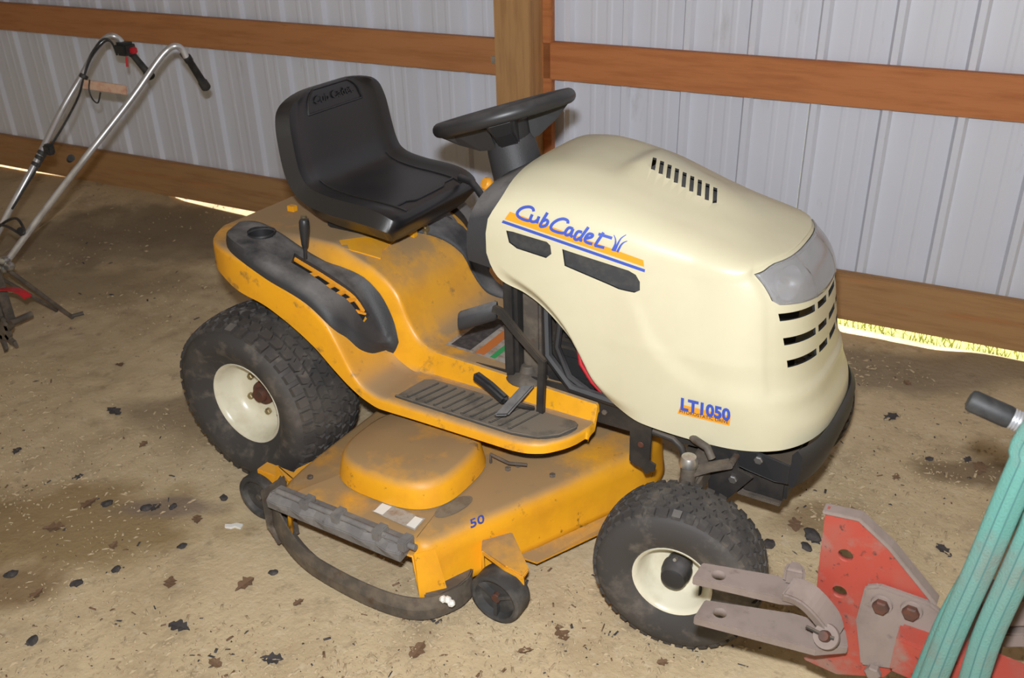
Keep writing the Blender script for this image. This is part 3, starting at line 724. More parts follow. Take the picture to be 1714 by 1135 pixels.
lathe('steering_column', [(.036, .0), (.036, .09), (.058, .088), (.062, .06), (.066, -.03)], Vector((.618, 0, .868)), SA, trayp, mow, 28)
tube('column_sleeve', [SWC-SA*.11, Vector((.612, 0, .86))], .030, blackp, mow, 20)
kc = hy(815, 308, -.02)
lathe('choke_knob', [(0, -.010), (.014, -.010), (.0175, -.004), (.0175, .004), (.013, .010), (0, .011)], kc, (-.35, -.8, .45), knobm, mow, 24)
tube('choke_stalk', [kc, kc+Vector((.05, .02, -.01)), (.63, 0, .82)], .006, blackp, mow, 8)
kl = hy(806, 372, -.19); lathe('choke_knob', [(0, -.008), (.009, -.008), (.011, 0), (.009, .008), (0, .009)], kl, (-1, 0, .1), knobm, mow, 18)
tube('seat_side_handle', [hy(770, 297, .12), hy(790, 305, .1), hy(800, 318, .08), hy(808, 330, .06)], .010, blackp, mow, 10)
# ---------------- brake and drive pedals
b0 = hy(905, 690, -.245); b1 = hy(908, 605, -.245); b2 = hy(870, 562, -.245); b3 = hy(836, 520, -.245)
plate_along('brake_pedal', [b0, b0.lerp(b1, .5), b1, b2, b3, b3+Vector((-.015, -.004, .004))], (0, 1, 0), .014, .020, steelb, mow)
pa, pb = hy(768, 538, -.27), hy(832, 519, -.235)
pd = (pb-pa).normalized()
rg = []
for t in (0, .06, .94, 1):
    c_ = pa.lerp(pb, t); k = .85 if t in (0, 1) else 1; u_ = Vector((0, 0, 1)); v_ = pd.cross(u_).normalized()
    rg.append([c_+(v_*math.cos(a)*.017+u_*math.sin(a)*.026)*k for a in np.linspace(0, 2*math.pi, 13)[:-1]])
loft('brake_pad', rg, trayp, mow)
p0, p1 = hz(795, 628, .425), hz(848, 672, .395)
plate_along('reverse_pedal', [p0, p0.lerp(p1, .5)+Vector((0, 0, .004)), p1], (p1-p0).cross(Vector((.3, 0, 1))), .024, .026, blackp, mow, .007)
p2, p3 = hz(884, 646, .425), hz(838, 697, .385)
plate_along('forward_pedal', [p2, p2.lerp(p3, .5), p3], (.8, .5, 0), .034, .012, trayp, mow, .004)
tube('pedal_rod', [p1, p1.lerp(p2, .5)+Vector((.02, 0, -.03)), (.79, -.24, .365)], .007, steelb, mow, 8)
# ---------------- wheels (built once on the right, local axis y, copied to the left)
def tread(Rr, wd, rows, N, bw, bl, bh, crown):
    V, F, T = [], [], []
    for r_ in range(rows):
        yc = (r_-(rows-1)/2)*wd/rows
        for k in range(N):
            a0 = (k+.5*(r_ % 2))*2*math.pi/N; sg = 1 if r_ % 2 else -1
            shp = [(-.5, -.5), (0, -.28), (.5, -.5), (.5, .42), (0, .62), (-.5, .42)]
            if r_ in (0, rows-1): shp = [(-.50, -.42), (.50, -.42), (.50, .42), (-.50, .42)]
            o = len(V); n_ = len(shp)
            for lev in (0, 1):
                for (u, v) in shp:
                    sc = 1 if lev == 0 else .92
                    y = yc+u*bw*sc*(1 if sg > 0 else -1); a = a0+sg*v*bl*sc/Rr
                    rad = Rr-crown*(abs(y)/(wd/2))**2.5-bh+(bh+.0)*lev-(0 if lev else .004)
                    V.append((rad*math.sin(a), y, rad*math.cos(a)))
            T.append(len(F)); F += [tuple(range(o+n_, o+2*n_))]+[(o+i, o+(i+1) % n_, o+n_+(i+1) % n_, o+n_+i) for i in range(n_)]
    return V, F, T
def tire(name, Rr, wd, bead_r, bead_y, rows, N, bw, bl, bh, crown, parent, mw):
    hw = wd/2; prof = [(bead_r, -bead_y), (bead_r+.012, -bead_y-.006), (bead_r+(Rr-bead_r)*.35, -hw*.985), (bead_r+(Rr-bead_r)*.60, -hw*1.0), (Rr-crown-bh*2.6, -hw*.955), (Rr-crown-bh*1.2, -hw*.89)]
    for k in range(11):
        y = -hw*.82+hw*1.64*k/10; prof.append((Rr-bh-crown*(abs(y)/(hw*.88))**2.5, y))
    prof += [(r_, -y) for r_, y in reversed(prof[:6])]
    n = 72; V = []; 
    for r_, y in prof: V += [(r_*math.sin(2*math.pi*k/n), y, r_*math.cos(2*math.pi*k/n)) for k in range(n)]
    F = gridf(len(prof), n, True); v2, f2, tops_ = tread(Rr, wd*.90, rows, N, bw, bl, bh, crown)
    o = len(V); V += v2; F += [tuple(i+o for i in q) for q in f2]
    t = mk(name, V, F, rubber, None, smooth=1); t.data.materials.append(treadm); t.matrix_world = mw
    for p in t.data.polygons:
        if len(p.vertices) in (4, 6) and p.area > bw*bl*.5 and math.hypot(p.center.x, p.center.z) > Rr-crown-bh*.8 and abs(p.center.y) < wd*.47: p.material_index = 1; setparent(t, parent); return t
def latheY(name, prof, m, parent, mw, n=48):
    V = []
    for r_, y in prof: V += [(r_*math.sin(2*math.pi*k/n), y, r_*math.cos(2*math.pi*k/n)) for k in range(n)]
    F = gridf(len(prof), n, True); o = mk(name, V, F, m, None, smooth=1); o.matrix_world = mw; setparent(o, parent); return o
def rear_wheel(sg):
    mw = Matrix.Translation((0, sg*.352, .250)) @ (Matrix.Identity(4) if sg < 0 else Matrix.Rotation(math.pi, 4, 'Z'))
    rim = latheY('rear_wheel', [(.110, .088), (.121, .085), (.121, .08), (.108, .07), (.100, .0), (.108, -.060), (.113, -.078), (.119, -.084), (.1215, -.089), (.120, -.092), (.115, -.090), (.1085, -.078), (.1065, -.066), (.103, -.06), (.100, -.045), (.094, -.030), (.084, -.021), (.06, -.018), (.0, -.018)], rimw, mow, mw); tag(rim, 'cream steel rear wheel')
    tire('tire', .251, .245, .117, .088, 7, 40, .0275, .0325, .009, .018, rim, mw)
    h = latheY('hub', [(0, -.046), (.019, -.046), (.021, -.040), (.021, -.032), (.033, -.030), (.035, -.022), (.035, -.014)], rust, rim, mw, 24)
    for k in range(5):
        a = k*2*math.pi/5+.5; p = mw @ Vector((.058*math.sin(a), -.019, .058*math.cos(a)))
        hexbolt('lug_nut', p, mw.to_3x3() @ Vector((0, -1, 0)), .0095, .012, brass, rim)
    for k in range(2):
        a = k*2.5+.1; p = mw @ Vector((.075*math.sin(a), -.0195, .075*math.cos(a))); cyl('rim_hole', p, mw.to_3x3() @ Vector((0, -1, 0)), .004, .006, dark, rim, 12)
    return rim
rear_wheel(-1); rear_wheel(1)
FD = math.radians(6.2)
def front_wheel(sg):
    nrm = Vector((math.sin(FD), -math.cos(FD), 0)); c_ = Vector((1.241, sg*.36, .188))+nrm*(.0936-.058)*(1 if sg < 0 else -1)
    mw = Matrix.Translation(c_) @ Matrix.Rotation(FD, 4, 'Z') @ (Matrix.Identity(4) if sg < 0 else Matrix.Rotation(math.pi, 4, 'Z'))
    rim = latheY('front_wheel', [(.080, .058), (.088, .056), (.088, .052), (.078, .044), (.072, .0), (.078, -.038), (.082, -.05), (.087, -.054), (.0885, -.058), (.0875, -.061), (.083, -.059), (.0775, -.050), (.0765, -.044), (.073, -.038), (.069, -.012), (.060, .004), (.045, .010), (.0, .010)], rimw, mow, mw); tag(rim, 'cream steel front wheel')
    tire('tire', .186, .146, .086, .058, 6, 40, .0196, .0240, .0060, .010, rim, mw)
    latheY('hub_cap', [(0, -.058), (.016, -.057), (.026, -.052), (.029, -.042), (.029, -.034), (.032, -.030), (.033, -.012), (.026, -.006), (.028, .012)], blackp, rim, mw, 28)
    p = mw @ Vector((.0, -.03, .040)); tube('grease_fitting', [p, p+Vector((0, -.012, .006))], .004, steel, rim, 8)
    p = mw @ Vector((.052, -.005, -.040)); tube('valve_stem', [p, p+mw.to_3x3() @ Vector((.004, -.022, -.004))], .004, blackp, rim, 8)
    return rim
front_wheel(-1); front_wheel(1)
# ---------------- chassis, bumper, axle
for s in (-1, 1):
    prism('frame_rail', [(.40, s*.185, .345), (1.03, s*.185, .345), (1.03, s*.185, .35), (1.30, s*.185, .36), (1.30, s*.185, .425), (.95, s*.185, .425), (.40, s*.185, .41)], (0, s*.006, 0), steelb, mow, .001)
    for x, z in ((1.02, .408), (1.055, .405), (1.10, .40), (1.18, .405), (.96, .38)): hexbolt('frame_bolt', (x, s*.191, z), (0, s, 0), .007, .006, dirtst, mow)
    hb = prism('hanger_bracket', [(1.03, s*.195, .40), (1.085, s*.195, .40), (1.085, s*.195, .285), (1.10, s*.195, .28), (1.098, s*.195, .262), (1.075, s*.195, .245), (1.066, s*.195, .258), (1.045, s*.195, .262), (1.032, s*.195, .27)], (0, s*.006, 0), steelb, mow, .001)
    cyl('bracket_hole', (1.06, s*.2015, .325), (0, 1, 0), .008, .004, rust, hb, 16)
    tube('hanger_rod', [(1.085, s*.19, .365), (1.135, s*.19, .36), (1.155, s*.19, .345), (1.18, s*.195, .29), (1.19, s*.2, .26)], .009, steelb, mow, 10)
    # bumper arms
    prism('bumper_arm', [(1.262, s*.200, .398), (1.345, s*.200, .398), (1.385, s*.200, .390), (1.41, s*.195, .385), (1.41, s*.195, .335), (1.38, s*.2, .335), (1.31, s*.2, .345), (1.262, s*.2, .355)], (0, s*.006, 0), blackp, mow, .002)
    prism('bumper_brace', [(1.225, s*.205, .40), (1.29, s*.205, .40), (1.30, s*.205, .345), (1.335, s*.205, .335), (1.275, s*.205, .245), (1.235, s*.205, .26)], (0, s*.006, 0), steelb, mow, .002)
    p = hy(1270, 770, -.208); hexbolt('bumper_bolt', (p.x, s*.207, p.z), (0, s, 0), .010, .007, steel, mow)
    p = hy(1227, 802, -.213); hexbolt('bumper_bolt', (p.x, s*.212, p.z), (0, s, 0), .010, .007, steel, mow)
    # front spindle
    tube('kingpin', [(1.215, s*.30, .205), (1.215, s*.298, .385)], .017, dirtst, mow, 16)
    lathe('kingpin_cap', [(0, .02), (.016, .018), (.021, .008), (.021, -.004), (.014, -.01), (0, -.01)], (1.214, s*.298, .385), (0, 0, 1), steel, mow, 20)
    tube('stub_axle', [(1.215, s*.30, .20), (1.238, s*.36, .188)], .014, dirtst, mow, 12)
    plate_along('steering_arm', [(1.215, s*.298, .36), (1.25, s*.27, .37), (1.29, s*.24, .375)], (0, 0, 1), .010, .030, dirtst, mow)
plate_along('front_axle', [(1.215, -.30, .31), (1.215, -.18, .325), (1.215, 0, .345), (1.215, .18, .325), (1.215, .30, .31)], (0, 0, 1), .055, .045, dirtst, mow, .006)
tube('tie_rod', [(1.29, -.24, .375), (1.29, .24, .375)], .008, dirtst, mow)
tube('drag_link', [(1.17, -.20, .395), (1.205, -.235, .405), (1.235, -.245, .402), (1.25, -.25, .38)], .009, dirtst, mow, 10)
bf = []
for k in range(21):
    t = -1+2*k/20; y = .012+t*.215; x = 1.415+.035*(1-abs(t)**3.2); bf.append(Vector((x, y, .385)))
rg = [[p+Vector((-.004, 0, -.055)), p+Vector((.006, 0, -.05)), p+Vector((.016, 0, -.01)), p+Vector((.016, 0, .03)), p+Vector((.004, 0, .045)), p+Vector((-.006, 0, .03))] for p in bf]
bump = loft('front_bumper', rg, blackp, mow); tag(bump, 'black steel front bumper')
box('lower_shroud', (1.295, -.165, .255), (1.40, .165, .335), steelb, mow, .008)
box('shroud_lip', (1.29, -.17, .246), (1.39, .17, .254), dirtst, mow, .002)
box('front_cross_plate', (1.15, -.18, .30), (1.30, .18, .31), steelb, mow, .002)
box('engine_base', (.82, -.17, .43), (1.25, .17, .50), dark, mow, .01)
box('battery_box', (.78, -.165, .40), (.93, .165, .52), steelb, mow, .012)
tube('engine_cable', [(.87, -.18, .62), (.885, -.19, .55), (.90, -.20, .50), (.93, -.20, .46), (.96, -.195, .43)], .006, redp, mow, 8)
tube('fuel_hose', [(.84, -.185, .63), (.835, -.20, .53), (.87, -.205, .46), (.93, -.20, .425)], .009, blackp, mow, 8)
tube('wiring_loom', [(.79, -.17, .62), (.81, -.20, .50), (.88, -.21, .435), (.98, -.205, .425), (1.03, -.2, .42)], .012, blackp, mow, 8)
lathe('transaxle', [(0, -.30), (.02, -.30), (.03, -.2), (.085, -.12), (.085, .12), (.03, .2), (.02, .30), (0, .30)], (0, 0, .25), (0, 1, 0), steelb, mow, 24)
box('rear_frame', (-.16, -.17, .30), (.42, .17, .42), steelb, mow, .01)
box('under_seat_tank', (-.14, -.19, .44), (.22, .19, .60), dark, mow, .03)
for x, z in ((.905, .455), (.96, .40)): hexbolt('engine_bolt', (x, -.17, z), (0, -1, 0), .006, .006, steel, mow)
lathe('column_boot', [(.055, -.004), (.05, .004), (.022, .014), (.016, .03)], (.735, -.17, .408), (0, 0, 1), dirtst, mow, 24)
# ---------------- mower deck
dk = []
top = [(1.005, 0), (1.0, -.06), (.965, -.135), (.863, -.349), (.775, -.53), (.748, -.59), (.734, -.62), (.71, -.632), (.66, -.632), (.36, -.632), (.325, -.628), (.30, -.605), (.290, -.56), (.285, -.50), (.28, -.3), (.28, 0)]
top = spline([(a, b, 0) for a, b in top], 5); top = [(p.x, p.y) for p in top]
full = top+[(a, -b) for a, b in reversed(top[1:-1])]
def offp(poly, d):
    n = len(poly); out = []; cxx = sum(p[0] for p in poly)/n
    for i, (x, y) in enumerate(poly):
        a = poly[i-1]; b = poly[(i+1) % n]; tx, ty = b[0]-a[0], b[1]-a[1]; l = math.hypot(tx, ty) or 1; nx, ny = ty/l, -tx/l
        if nx*(x-cxx)+ny*y < 0 and False: nx, ny = -nx, -ny
        out.append((x+nx*d, y+ny*d))
    return out
area = sum(full[i-1][0]*full[i][1]-full[i][0]*full[i-1][1] for i in range(len(full)))
if area < 0: full = full[::-1]
def dz(x, y): return .205+.0*x
lev = [(.0, .19, -.02), (0, .205, -.016), (0, .200, -.004), (0, .190, .006), (0, .15, .012), (0, .075, .016)]
def isopen(p): return p[1] < -.60 and .335 < p[0] < .715
rings = []
for _, z, d in lev[1:]:
    rings.append([Vector((a, b, z if not (isopen((a, b)) and z < .195) else .178)) for a, b in offp(full, d)])
rings.append([Vector((a, b, 0.064 if not isopen((a, b)) else .178)) for a, b in offp(full, .022)])
V = [p for r_ in rings for p in r_]; n = len(full); cen = len(V); V = V+[Vector((.62+(p.x-.62)*.5, p.y*.5, .205)) for p in rings[0]]+[Vector((.62, 0, .205))]
F = gridf(len(rings), n, True)+[(i, (i+1) % n, cen+(i+1) % n, cen+i) for i in range(n)]+[(cen+i, cen+(i+1) % n, cen+n) for i in range(n)]
deck = mk('mower_deck', V, F, deckp, mow, smooth=1); tag(deck, 'worn orange three blade mower deck'); up_(deck); solidify(deck, .004)
# raised front right corner of the skirt
P_ = [(.725, -.640), (.742, -.618), (.79, -.525), (.80, -.56), (.795, -.60), (.775, -.645), (.74, -.66)]
prism('skirt_shoe', [(a, b, .055) for a, b in P_], (0, 0, .03), dirtst, deck, .003)
# pulley cover
def cover(cx_, cy_, sg):
    rg = []; 
    for rad, z in ((.160, .212), (.156, .235), (.151, .258), (.144, .272), (.134, .278), (.07, .280), (.001, .281)):
        ring = []
        for k in range(48):
            a = 2*math.pi*k/48; ex = 1.06; s_ = math.sin(a); c_ = math.cos(a)
            ring.append(Vector((cx_+rad*math.copysign(abs(c_)**.68, c_)*ex, cy_+rad*math.copysign(abs(s_)**.68, s_)*.98, z+(.01 if s_*sg > .3 and rad > .16 else 0))))
        rg.append(ring)
    return loft('pulley_cover', rg, deckp, deck, cap=False)
cover(.538, -.408, -1); cover(.538, .408, 1)
lathe('centre_pulley', [(.0, .02), (.05, .02), (.07, .016), (.072, .01), (.055, .004), (.072, -.004), (.07, -.01), (0, -.01)], (.76, -.20, .245), (0, 0, 1), steelb, deck, 32)
lathe('centre_pulley', [(.0, .02), (.05, .02), (.07, .016), (.072, .01), (.055, .004), (.072, -.004), (.07, -.01), (0, -.01)], (.80, 0, .245), (0, 0, 1), steelb, deck, 32)
tube('belt_guard_rod', [(.70, -.30, .21), (.70, -.30, .235), (.76, -.31, .235), (.80, -.29, .232)], .004, dirtst, deck, 8)
for q in ((.75, -.30), (.765, -.275), (.86, -.27), (.34, -.57)): hexbolt('deck_bolt', (q[0], q[1], .206), (0, 0, 1), .008, .007, dirtst, deck)
# rear gauge wheel bracket plate
RB = [hz(*q, .185) for q in ((462, 778), (490, 792), (497, 784), (535, 766), (553, 770), (556, 786), (540, 800), (522, 796), (514, 806), (514, 822), (480, 802))]
prism('gauge_bracket', RB, (0, 0, -.006), orange, deck, .001)
rb0 = hz(462, 779, .185); rb1 = hz(514, 824, .185)
prism('bracket_face', [rb0, rb1, rb1+Vector((-.01, -.01, -.05)), rb0+Vector((-.01, -.01, -.06))], (.004, .004, 0), orange, deck, .001)
cyl('bracket_hole', hz(482, 806, .165)+Vector((-.004, -.006, 0)), (rb1-rb0).cross(Vector((0, 0, 1))), .005, .006, dark, deck, 12)
box('gauge_arm', (.13, -.555, .07), (.30, -.515, .15), orange, deck, .003)
# discharge opening: hinge bar, plates and the curved lower rim
hb0, hb1 = hz(470, 836, .205), hz(640, 915, .205)
hx0 = Vector((.30, -.655, .200)); hx1 = Vector((.70, -.652, .197))
rg = []
for t in np.linspace(0, 1, 12):
    p = hx0.lerp(hx1, t); q = .004*math.sin(t*40); rg.append([p+Vector((0, .026, .010)), p+Vector((0, -.012+q, .014)), p+Vector((0, -.030+q, .0)), p+Vector((0, -.028, -.024)), p+Vector((0, .0, -.020)), p+Vector((0, .022, -.004))])
loft('hinge_plate', rg, greyst, deck, smooth=False, bevel=.002)
tube('hinge_rod', [hx0+Vector((.02, -.006, .018)), hx1+Vector((.03, -.006, .016))], .0075, greyst, deck, 10)
for t in (.28, .52, .82, 1.0): box('hinge_lug', tuple(hx0.lerp(hx1, t)+Vector((-.012, -.022, .002))), tuple(hx0.lerp(hx1, t)+Vector((.012, .016, .030))), greyst, deck, .003)
rimp = [Vector((.262, -.60, .125)), Vector((.262, -.635, .10)), Vector((.29, -.655, .085)), Vector((.40, -.688, .062)), Vector((.55, -.700, .052)), Vector((.68, -.695, .050)), Vector((.755, -.668, .052)), Vector((.80, -.61, .058)), Vector((.81, -.57, .065))]
rimp = spline(rimp, 5); rg = []
for p in rimp:
    i = (p.x-.26)/.55; h_ = .030+.045*(1-ss(0, .25, i)); rg.append([p+Vector((0, .004, h_)), p+Vector((0, -.004, .0)), p+Vector((0, -.002, -.030)), p+Vector((0, .003, -.030)), p+Vector((0, .045, -.030)), p+Vector((0, .045, -.026)), p+Vector((0, .006, -.020)), p+Vector((0, .008, h_))])
loft('chute_rim', rg, dirtst, deck, smooth=False)
prism('chute_end_plate', [(.262, -.585, .195), (.262, -.665, .20), (.262, -.664, .09), (.29, -.665, .045), (.30, -.60, .04), (.262, -.57, .06)], (.005, 0, 0), dirtst, deck, .001)
mk('chute_baffle', [(.33, -.50, .19), (.72, -.50, .19), (.72, -.50, .05), (.33, -.50, .05)], [(0, 1, 2, 3)], dirtst, deck)
0 and prism('chute_floor', [(.30, -.62, .03), (.78, -.65, .03), (.80, -.58, .03), (.60, -.60, .028), (.36, -.585, .03)], (0, 0, .004), dirtst, deck, .001)
prism('chute_corner', [(.722, -.655, .19), (.745, -.615, .185), (.775, -.62, .08), (.735, -.668, .07)], (.003, .003, 0), deckp, deck, .001)
# deck front bracket and gauge wheels
fb = [hz(*q, .135) for q in ((803, 930), (836, 908), (882, 945), (878, 960), (850, 938), (806, 950))]
prism('gauge_bracket', [(.80, -.50, .15), (.845, -.44, .15), (.935, -.515, .135), (.935, -.545, .13), (.89, -.55, .145), (.82, -.535, .15)], (0, 0, -.012), deckp, deck, .003)
prism('gauge_bracket', [(.80, -.50, .15), (.82, -.535, .15), (.825, -.54, .075), (.80, -.51, .075)], (.004, .003, 0), deckp, deck, .001)
prism('gauge_bracket', [(.89, -.545, .145), (.935, -.54, .132), (.935, -.54, .10), (.90, -.545, .085)], (0, .004, 0), deckp, deck, .001)
prism('skirt_flange', [(.85, -.43, .070), (.878, -.38, .070), (.985, -.155, .070), (1.02, -.06, .070), (1.045, -.06, .062), (1.015, -.18, .062), (.90, -.42, .062)], (0, 0, -.005), deckp, deck, .001)
def gauge(name, c_, r_, hw, spokes):
    prof = [(.012, -hw*.35), (r_*.70, -hw*.35), (r_*.78, -hw*.9), (r_*.86, -hw), (r_*.97, -hw*.9), (r_, -hw*.6), (r_, hw*.6), (r_*.96, hw), (.012, hw)]
    g = lathe(name, [(a, -b) for a, b in prof], c_, (0, -1, 0), rubberg, deck, 40)
    c_ = Vector(c_)
    if spokes:
        for k in range(3):
            a = k*2.094+.5; d_ = Vector((math.cos(a), 0, math.sin(a))); e_ = c_+Vector((0, -hw*.55, 0))
            plate_along('wheel_spoke', [e_+d_*.01, e_+d_*r_*.78], (0, 1, 0), hw*.5, .010, rubberg, g, .001)
        cyl('axle_bolt', c_+Vector((0, -hw*.5, 0)), (0, 1, 0), .012, hw*.5, rust, g, 12)
    else: hexbolt('axle_bolt', c_+Vector((0, -hw*.36, 0)), (0, -1, 0), .010, .008, dirtst, g)
    return g
gauge('gauge_wheel', (.880, -.555, .066), .066, .028, True)
gauge('gauge_wheel', (.140, -.560, .072), .066, .020, False)
gauge('gauge_wheel', (.880, .555, .066), .066, .028, True); gauge('gauge_wheel', (.140, .560, .072), .066, .020, False)
# deck labels
def dpx(px, py, z=.2092): return hz(px, py, z)
mk('deck_label', [dpx(*q) for q in ((640, 840), (712, 868), (694, 888), (622, 856))], [(0, 1, 2, 3)], labelm, deck)
mk('label_panel', [dpx(*q, .2098) for q in ((640, 842), (656, 848), (640, 862), (625, 856))], [(0, 1, 2, 3)], white, deck)
mk('label_panel', [dpx(*q, .2098) for q in ((695, 864), (708, 869), (694, 885), (680, 879))], [(0, 1, 2, 3)], white, deck)
oc, oa, ob = (759, 848), (31, -16), (8, 9)
mk('oval_label', [dpx(oc[0]+oa[0]*math.cos(t)+ob[0]*math.sin(t), oc[1]+oa[1]*math.cos(t)+ob[1]*math.sin(t)) for t in np.linspace(0, 2*math.pi, 33)[:-1]], [tuple(range(32))], ovalm, deck)
v_, f_ = textmesh('50', 1.0)
mk('size_number', [dpx(787+p.x*25+p.y*-3, 884-p.x*11-p.y*19) for p in v_], f_, blue, deck)
sc_ = hz(742, 1003, .09)
for k, (dx_, dz_) in enumerate(((0, 0), (.012, .004), (.022, -.002))):
    lathe('stuck_debris', [(0, -.009), (.006, -.007), (.009, 0), (.006, .007), (0, .009)], sc_+Vector((dx_, 0, dz_)), (1, .3*k, .4), white, deck, 8)

# ================================================================== GARDEN TILLER (left, behind)
tl = empty('garden_tiller', (-1.62, -.32, 0))
tag(tl, 'garden tiller with chrome handlebars and black grips near the wall', 'tiller')
def L3(lst): return [hy(a, b, y) for a, b, y in lst]
h1 = L3([(10, 440, -.2), (75, 352, -.06), (150, 255, .08), (220, 165, .25), (262, 105, .35), (280, 84, .39), (293, 77, .41), (304, 82, .43), (312, 96, .44)])
tube('handlebar', spline(h1, 4), .0115, chrome, tl, 12)
h2 = L3([(-30, 440, -.15), (20, 345, -.03), (62, 268, .10), (100, 190, .25), (135, 130, .36), (160, 85, .45), (176, 65, .49), (188, 60, .50), (200, 66, .52), (208, 78, .53)])
tube('handlebar', spline(h2, 4), .0115, chrome, tl, 12)
def grip(a, b, y0, y1):
    p, q = hy(*a, y0), hy(*b, y1); d = (q-p); rg = []
    ts = [(0, .011), (.02, .0155), (.14, .0155), (.16, .013), (.75, .0145), (.80, .018), (.97, .0185), (1, .014)]
    return loft('handle_grip', tubeg([p+d*t for t, _ in ts], [r_ for _, r_ in ts], 14), gripm, tl)
grip((312, 94), (346, 148), .44, .53); grip((216, 84), (254, 130), .53, .61)
c1, c2 = hy(305, 88, .435), hy(318, 103, .455); tube('grip_collar', [c1, c2], .013, dirtst, tl, 10)
p = hy(210, 80, .52); box('throttle_housing', (p.x-.035, p.y-.03, p.z-.028), (p.x+.03, p.y+.03, p.z+.022), gripm, tl, .010)
p = hy(224, 84, .53); box('kill_switch', (p.x-.012, p.y-.016, p.z-.012), (p.x+.012, p.y+.010, p.z+.012), redp, tl, .004)
tube('throttle_trigger', L3([(212, 95, .51), (213, 112, .50)]), .005, redp, tl, 8)
for k, off in enumerate((0, 6)):
    tube('control_cable', spline(L3([(196, 92, .50), (186, 70, .48), (172, 66+off, .46), (152, 92+off, .40), (140, 130, .35), (132, 160, .30), (112, 200, .20), (88, 240, .14), (60, 285, .05), (20, 350, -.05)]), 4), .004, gripm, tl, 8)
sa, sb = hy(138, 140, .345), hy(212, 151, .40)
plate_along('wooden_slat', [sa, sb], (0, .1, 1), .034, .012, pm('pale_slat_wood', (.62, .42, .30), .8, c2=(.48, .20, .13), nscale=30, namt=.6), tl)
tube('cable_tie', spline(L3([(150, 134, .34), (149, 150, .335), (155, 166, .33), (164, 172, .33), (168, 155, .33)]), 4), .003, gripm, tl, 6)
for a, b, y in ((140, 128, .34), (66, 264, .11), (70, 256, .12), (60, 275, .09)): lathe('cable_clip', [(.012, -.008), (.016, -.006), (.016, .006), (.012, .008)], hy(a, b, y), (hy(a, b, y)-hy(a-20, b+40, y-.06)), gripm, tl, 14)
p = hy(82, 250, .12); box('clamp_block', (p.x-.018, p.y-.015, p.z-.02), (p.x+.018, p.y+.015, p.z+.02), gripm, tl, .006)
p = hy(116, 268, .05); tube('clamp_knob', [p, p+Vector((.03, -.01, .015))], [.010, .013], gripm, tl, 10)
tube('cable_loop', spline(L3([(-20, 395, -.1), (8, 372, -.1), (28, 366, -.12), (40, 384, -.14), (36, 392, -.15), (14, 380, -.13), (0, 376, -.1)]), 5), .005, gripm, tl, 8)
p = hy(36, 388, -.13); lathe('cable_clip', [(.012, -.009), (.017, -.006), (.017, .006), (.012, .009)], p, (1, .5, 1), gripm, tl, 14)
hp = hy(10, 440, -.2)
for k, (a, b) in enumerate(((8, 437), (16, 446), (5, 450))):
    q = hy(a, b, -.21); lathe('pivot_bolt', [(0, -.014), (.013, -.014), (.017, -.006), (.017, .008), (.011, .016), (0, .017)], q, (.4, -1, .3), steel, tl, 18)
st0, st1 = hy(14, 452, -.2), hz(122, 532, .0); st2 = hz(95, 520, .012)
tube('depth_stake', [st0, st1], .008, dirtst, tl, 8); tube('depth_stake', [st0+Vector((-.02, -.03, -.02)), st2], .007, dirtst, tl, 8)
tube('stake_foot', [st1+Vector((0, 0, .008)), hz(140, 524, .010)], .008, dirtst, tl, 8)
plate_along('tine_shield', spline([hy(q, r_, -.30) for q, r_ in ((-60, 530), (-42, 505), (-20, 491), (0, 485), (20, 484), (36, 489), (47, 498))], 3), (0, 1, 0), .03, .005, redp, tl, .001)
for yk in (-.36, -.30):
    c0 = hy(2, 548, yk); tn = lathe('tine_hub', [(0, -.006), (.050, -.006), (.050, .006), (0, .006)], c0, (0, 1, 0), dirtst, tl, 20)
    for k in range(6):
        a = k*math.pi/3+.2; d1 = Vector((math.cos(a), 0, math.sin(a))); d2 = Vector((-math.sin(a), 0, math.cos(a)))
        plate_along('tine', [c0+d1*.03, c0+d1*.055, c0+d1*.075+d2*.012, c0+d1*.084+d2*.03+Vector((0, -.008, 0))], (0, 1, 0), .012, .020, dirtst, tn, .001)
c0 = hy(2, 548, -.33)
tube('tine_axle', [c0+Vector((0, -.05, 0)), c0+Vector((0, .12, 0))], .012, dirtst, tl, 10)
box('gearbox', (c0.x-.10, c0.y+.03, c0.z-.02), (c0.x-.03, c0.y+.08, .30), dirtst, tl, .01)
box('engine_body', (-2.15, -.50, .22), (-1.85, -.22, .46), redp, tl, .03)
tube('handlebar_yoke', [(-1.90, -.34, .34), (-1.62, -.26, .29), hp], .012, dirtst, tl, 10)
tube('handlebar_yoke', [(-1.90, -.30, .34), hy(-30, 440, -.15)], .012, dirtst, tl, 10)

# ================================================================== RED HITCH IMPLEMENT (front right)
im = empty('hitch_implement', (1.95, -.55, 0))
tag(im, 'faded red steel implement with dusty clevis hitch beside the front wheel', 'implement')
def flat(name, pxs, z, th, m, holes=()):
    o = prism(name, [hz(a, b, z) for a, b in pxs], (0, 0, -th), m, im, .002)
    cs = []
    for (a, b, r_) in holes: cs.append(cyl('cutter', hz(a, b, z), (0, 0, 1), r_, .1, dark, None, 24, .0005))
    if cs: cut(o, cs)
    return o
flat('clevis_arm', [(1159, 966), (1176, 941), (1300, 962), (1372, 985), (1362, 1004), (1306, 1000)], .440, .018, hitchd, [(1203, 963, .0125)])
flat('clevis_arm', [(1161, 1033), (1180, 1003), (1330, 1026), (1415, 1052), (1420, 1082), (1365, 1086)], .372, .018, hitchd, [(1205, 1026, .0125)])
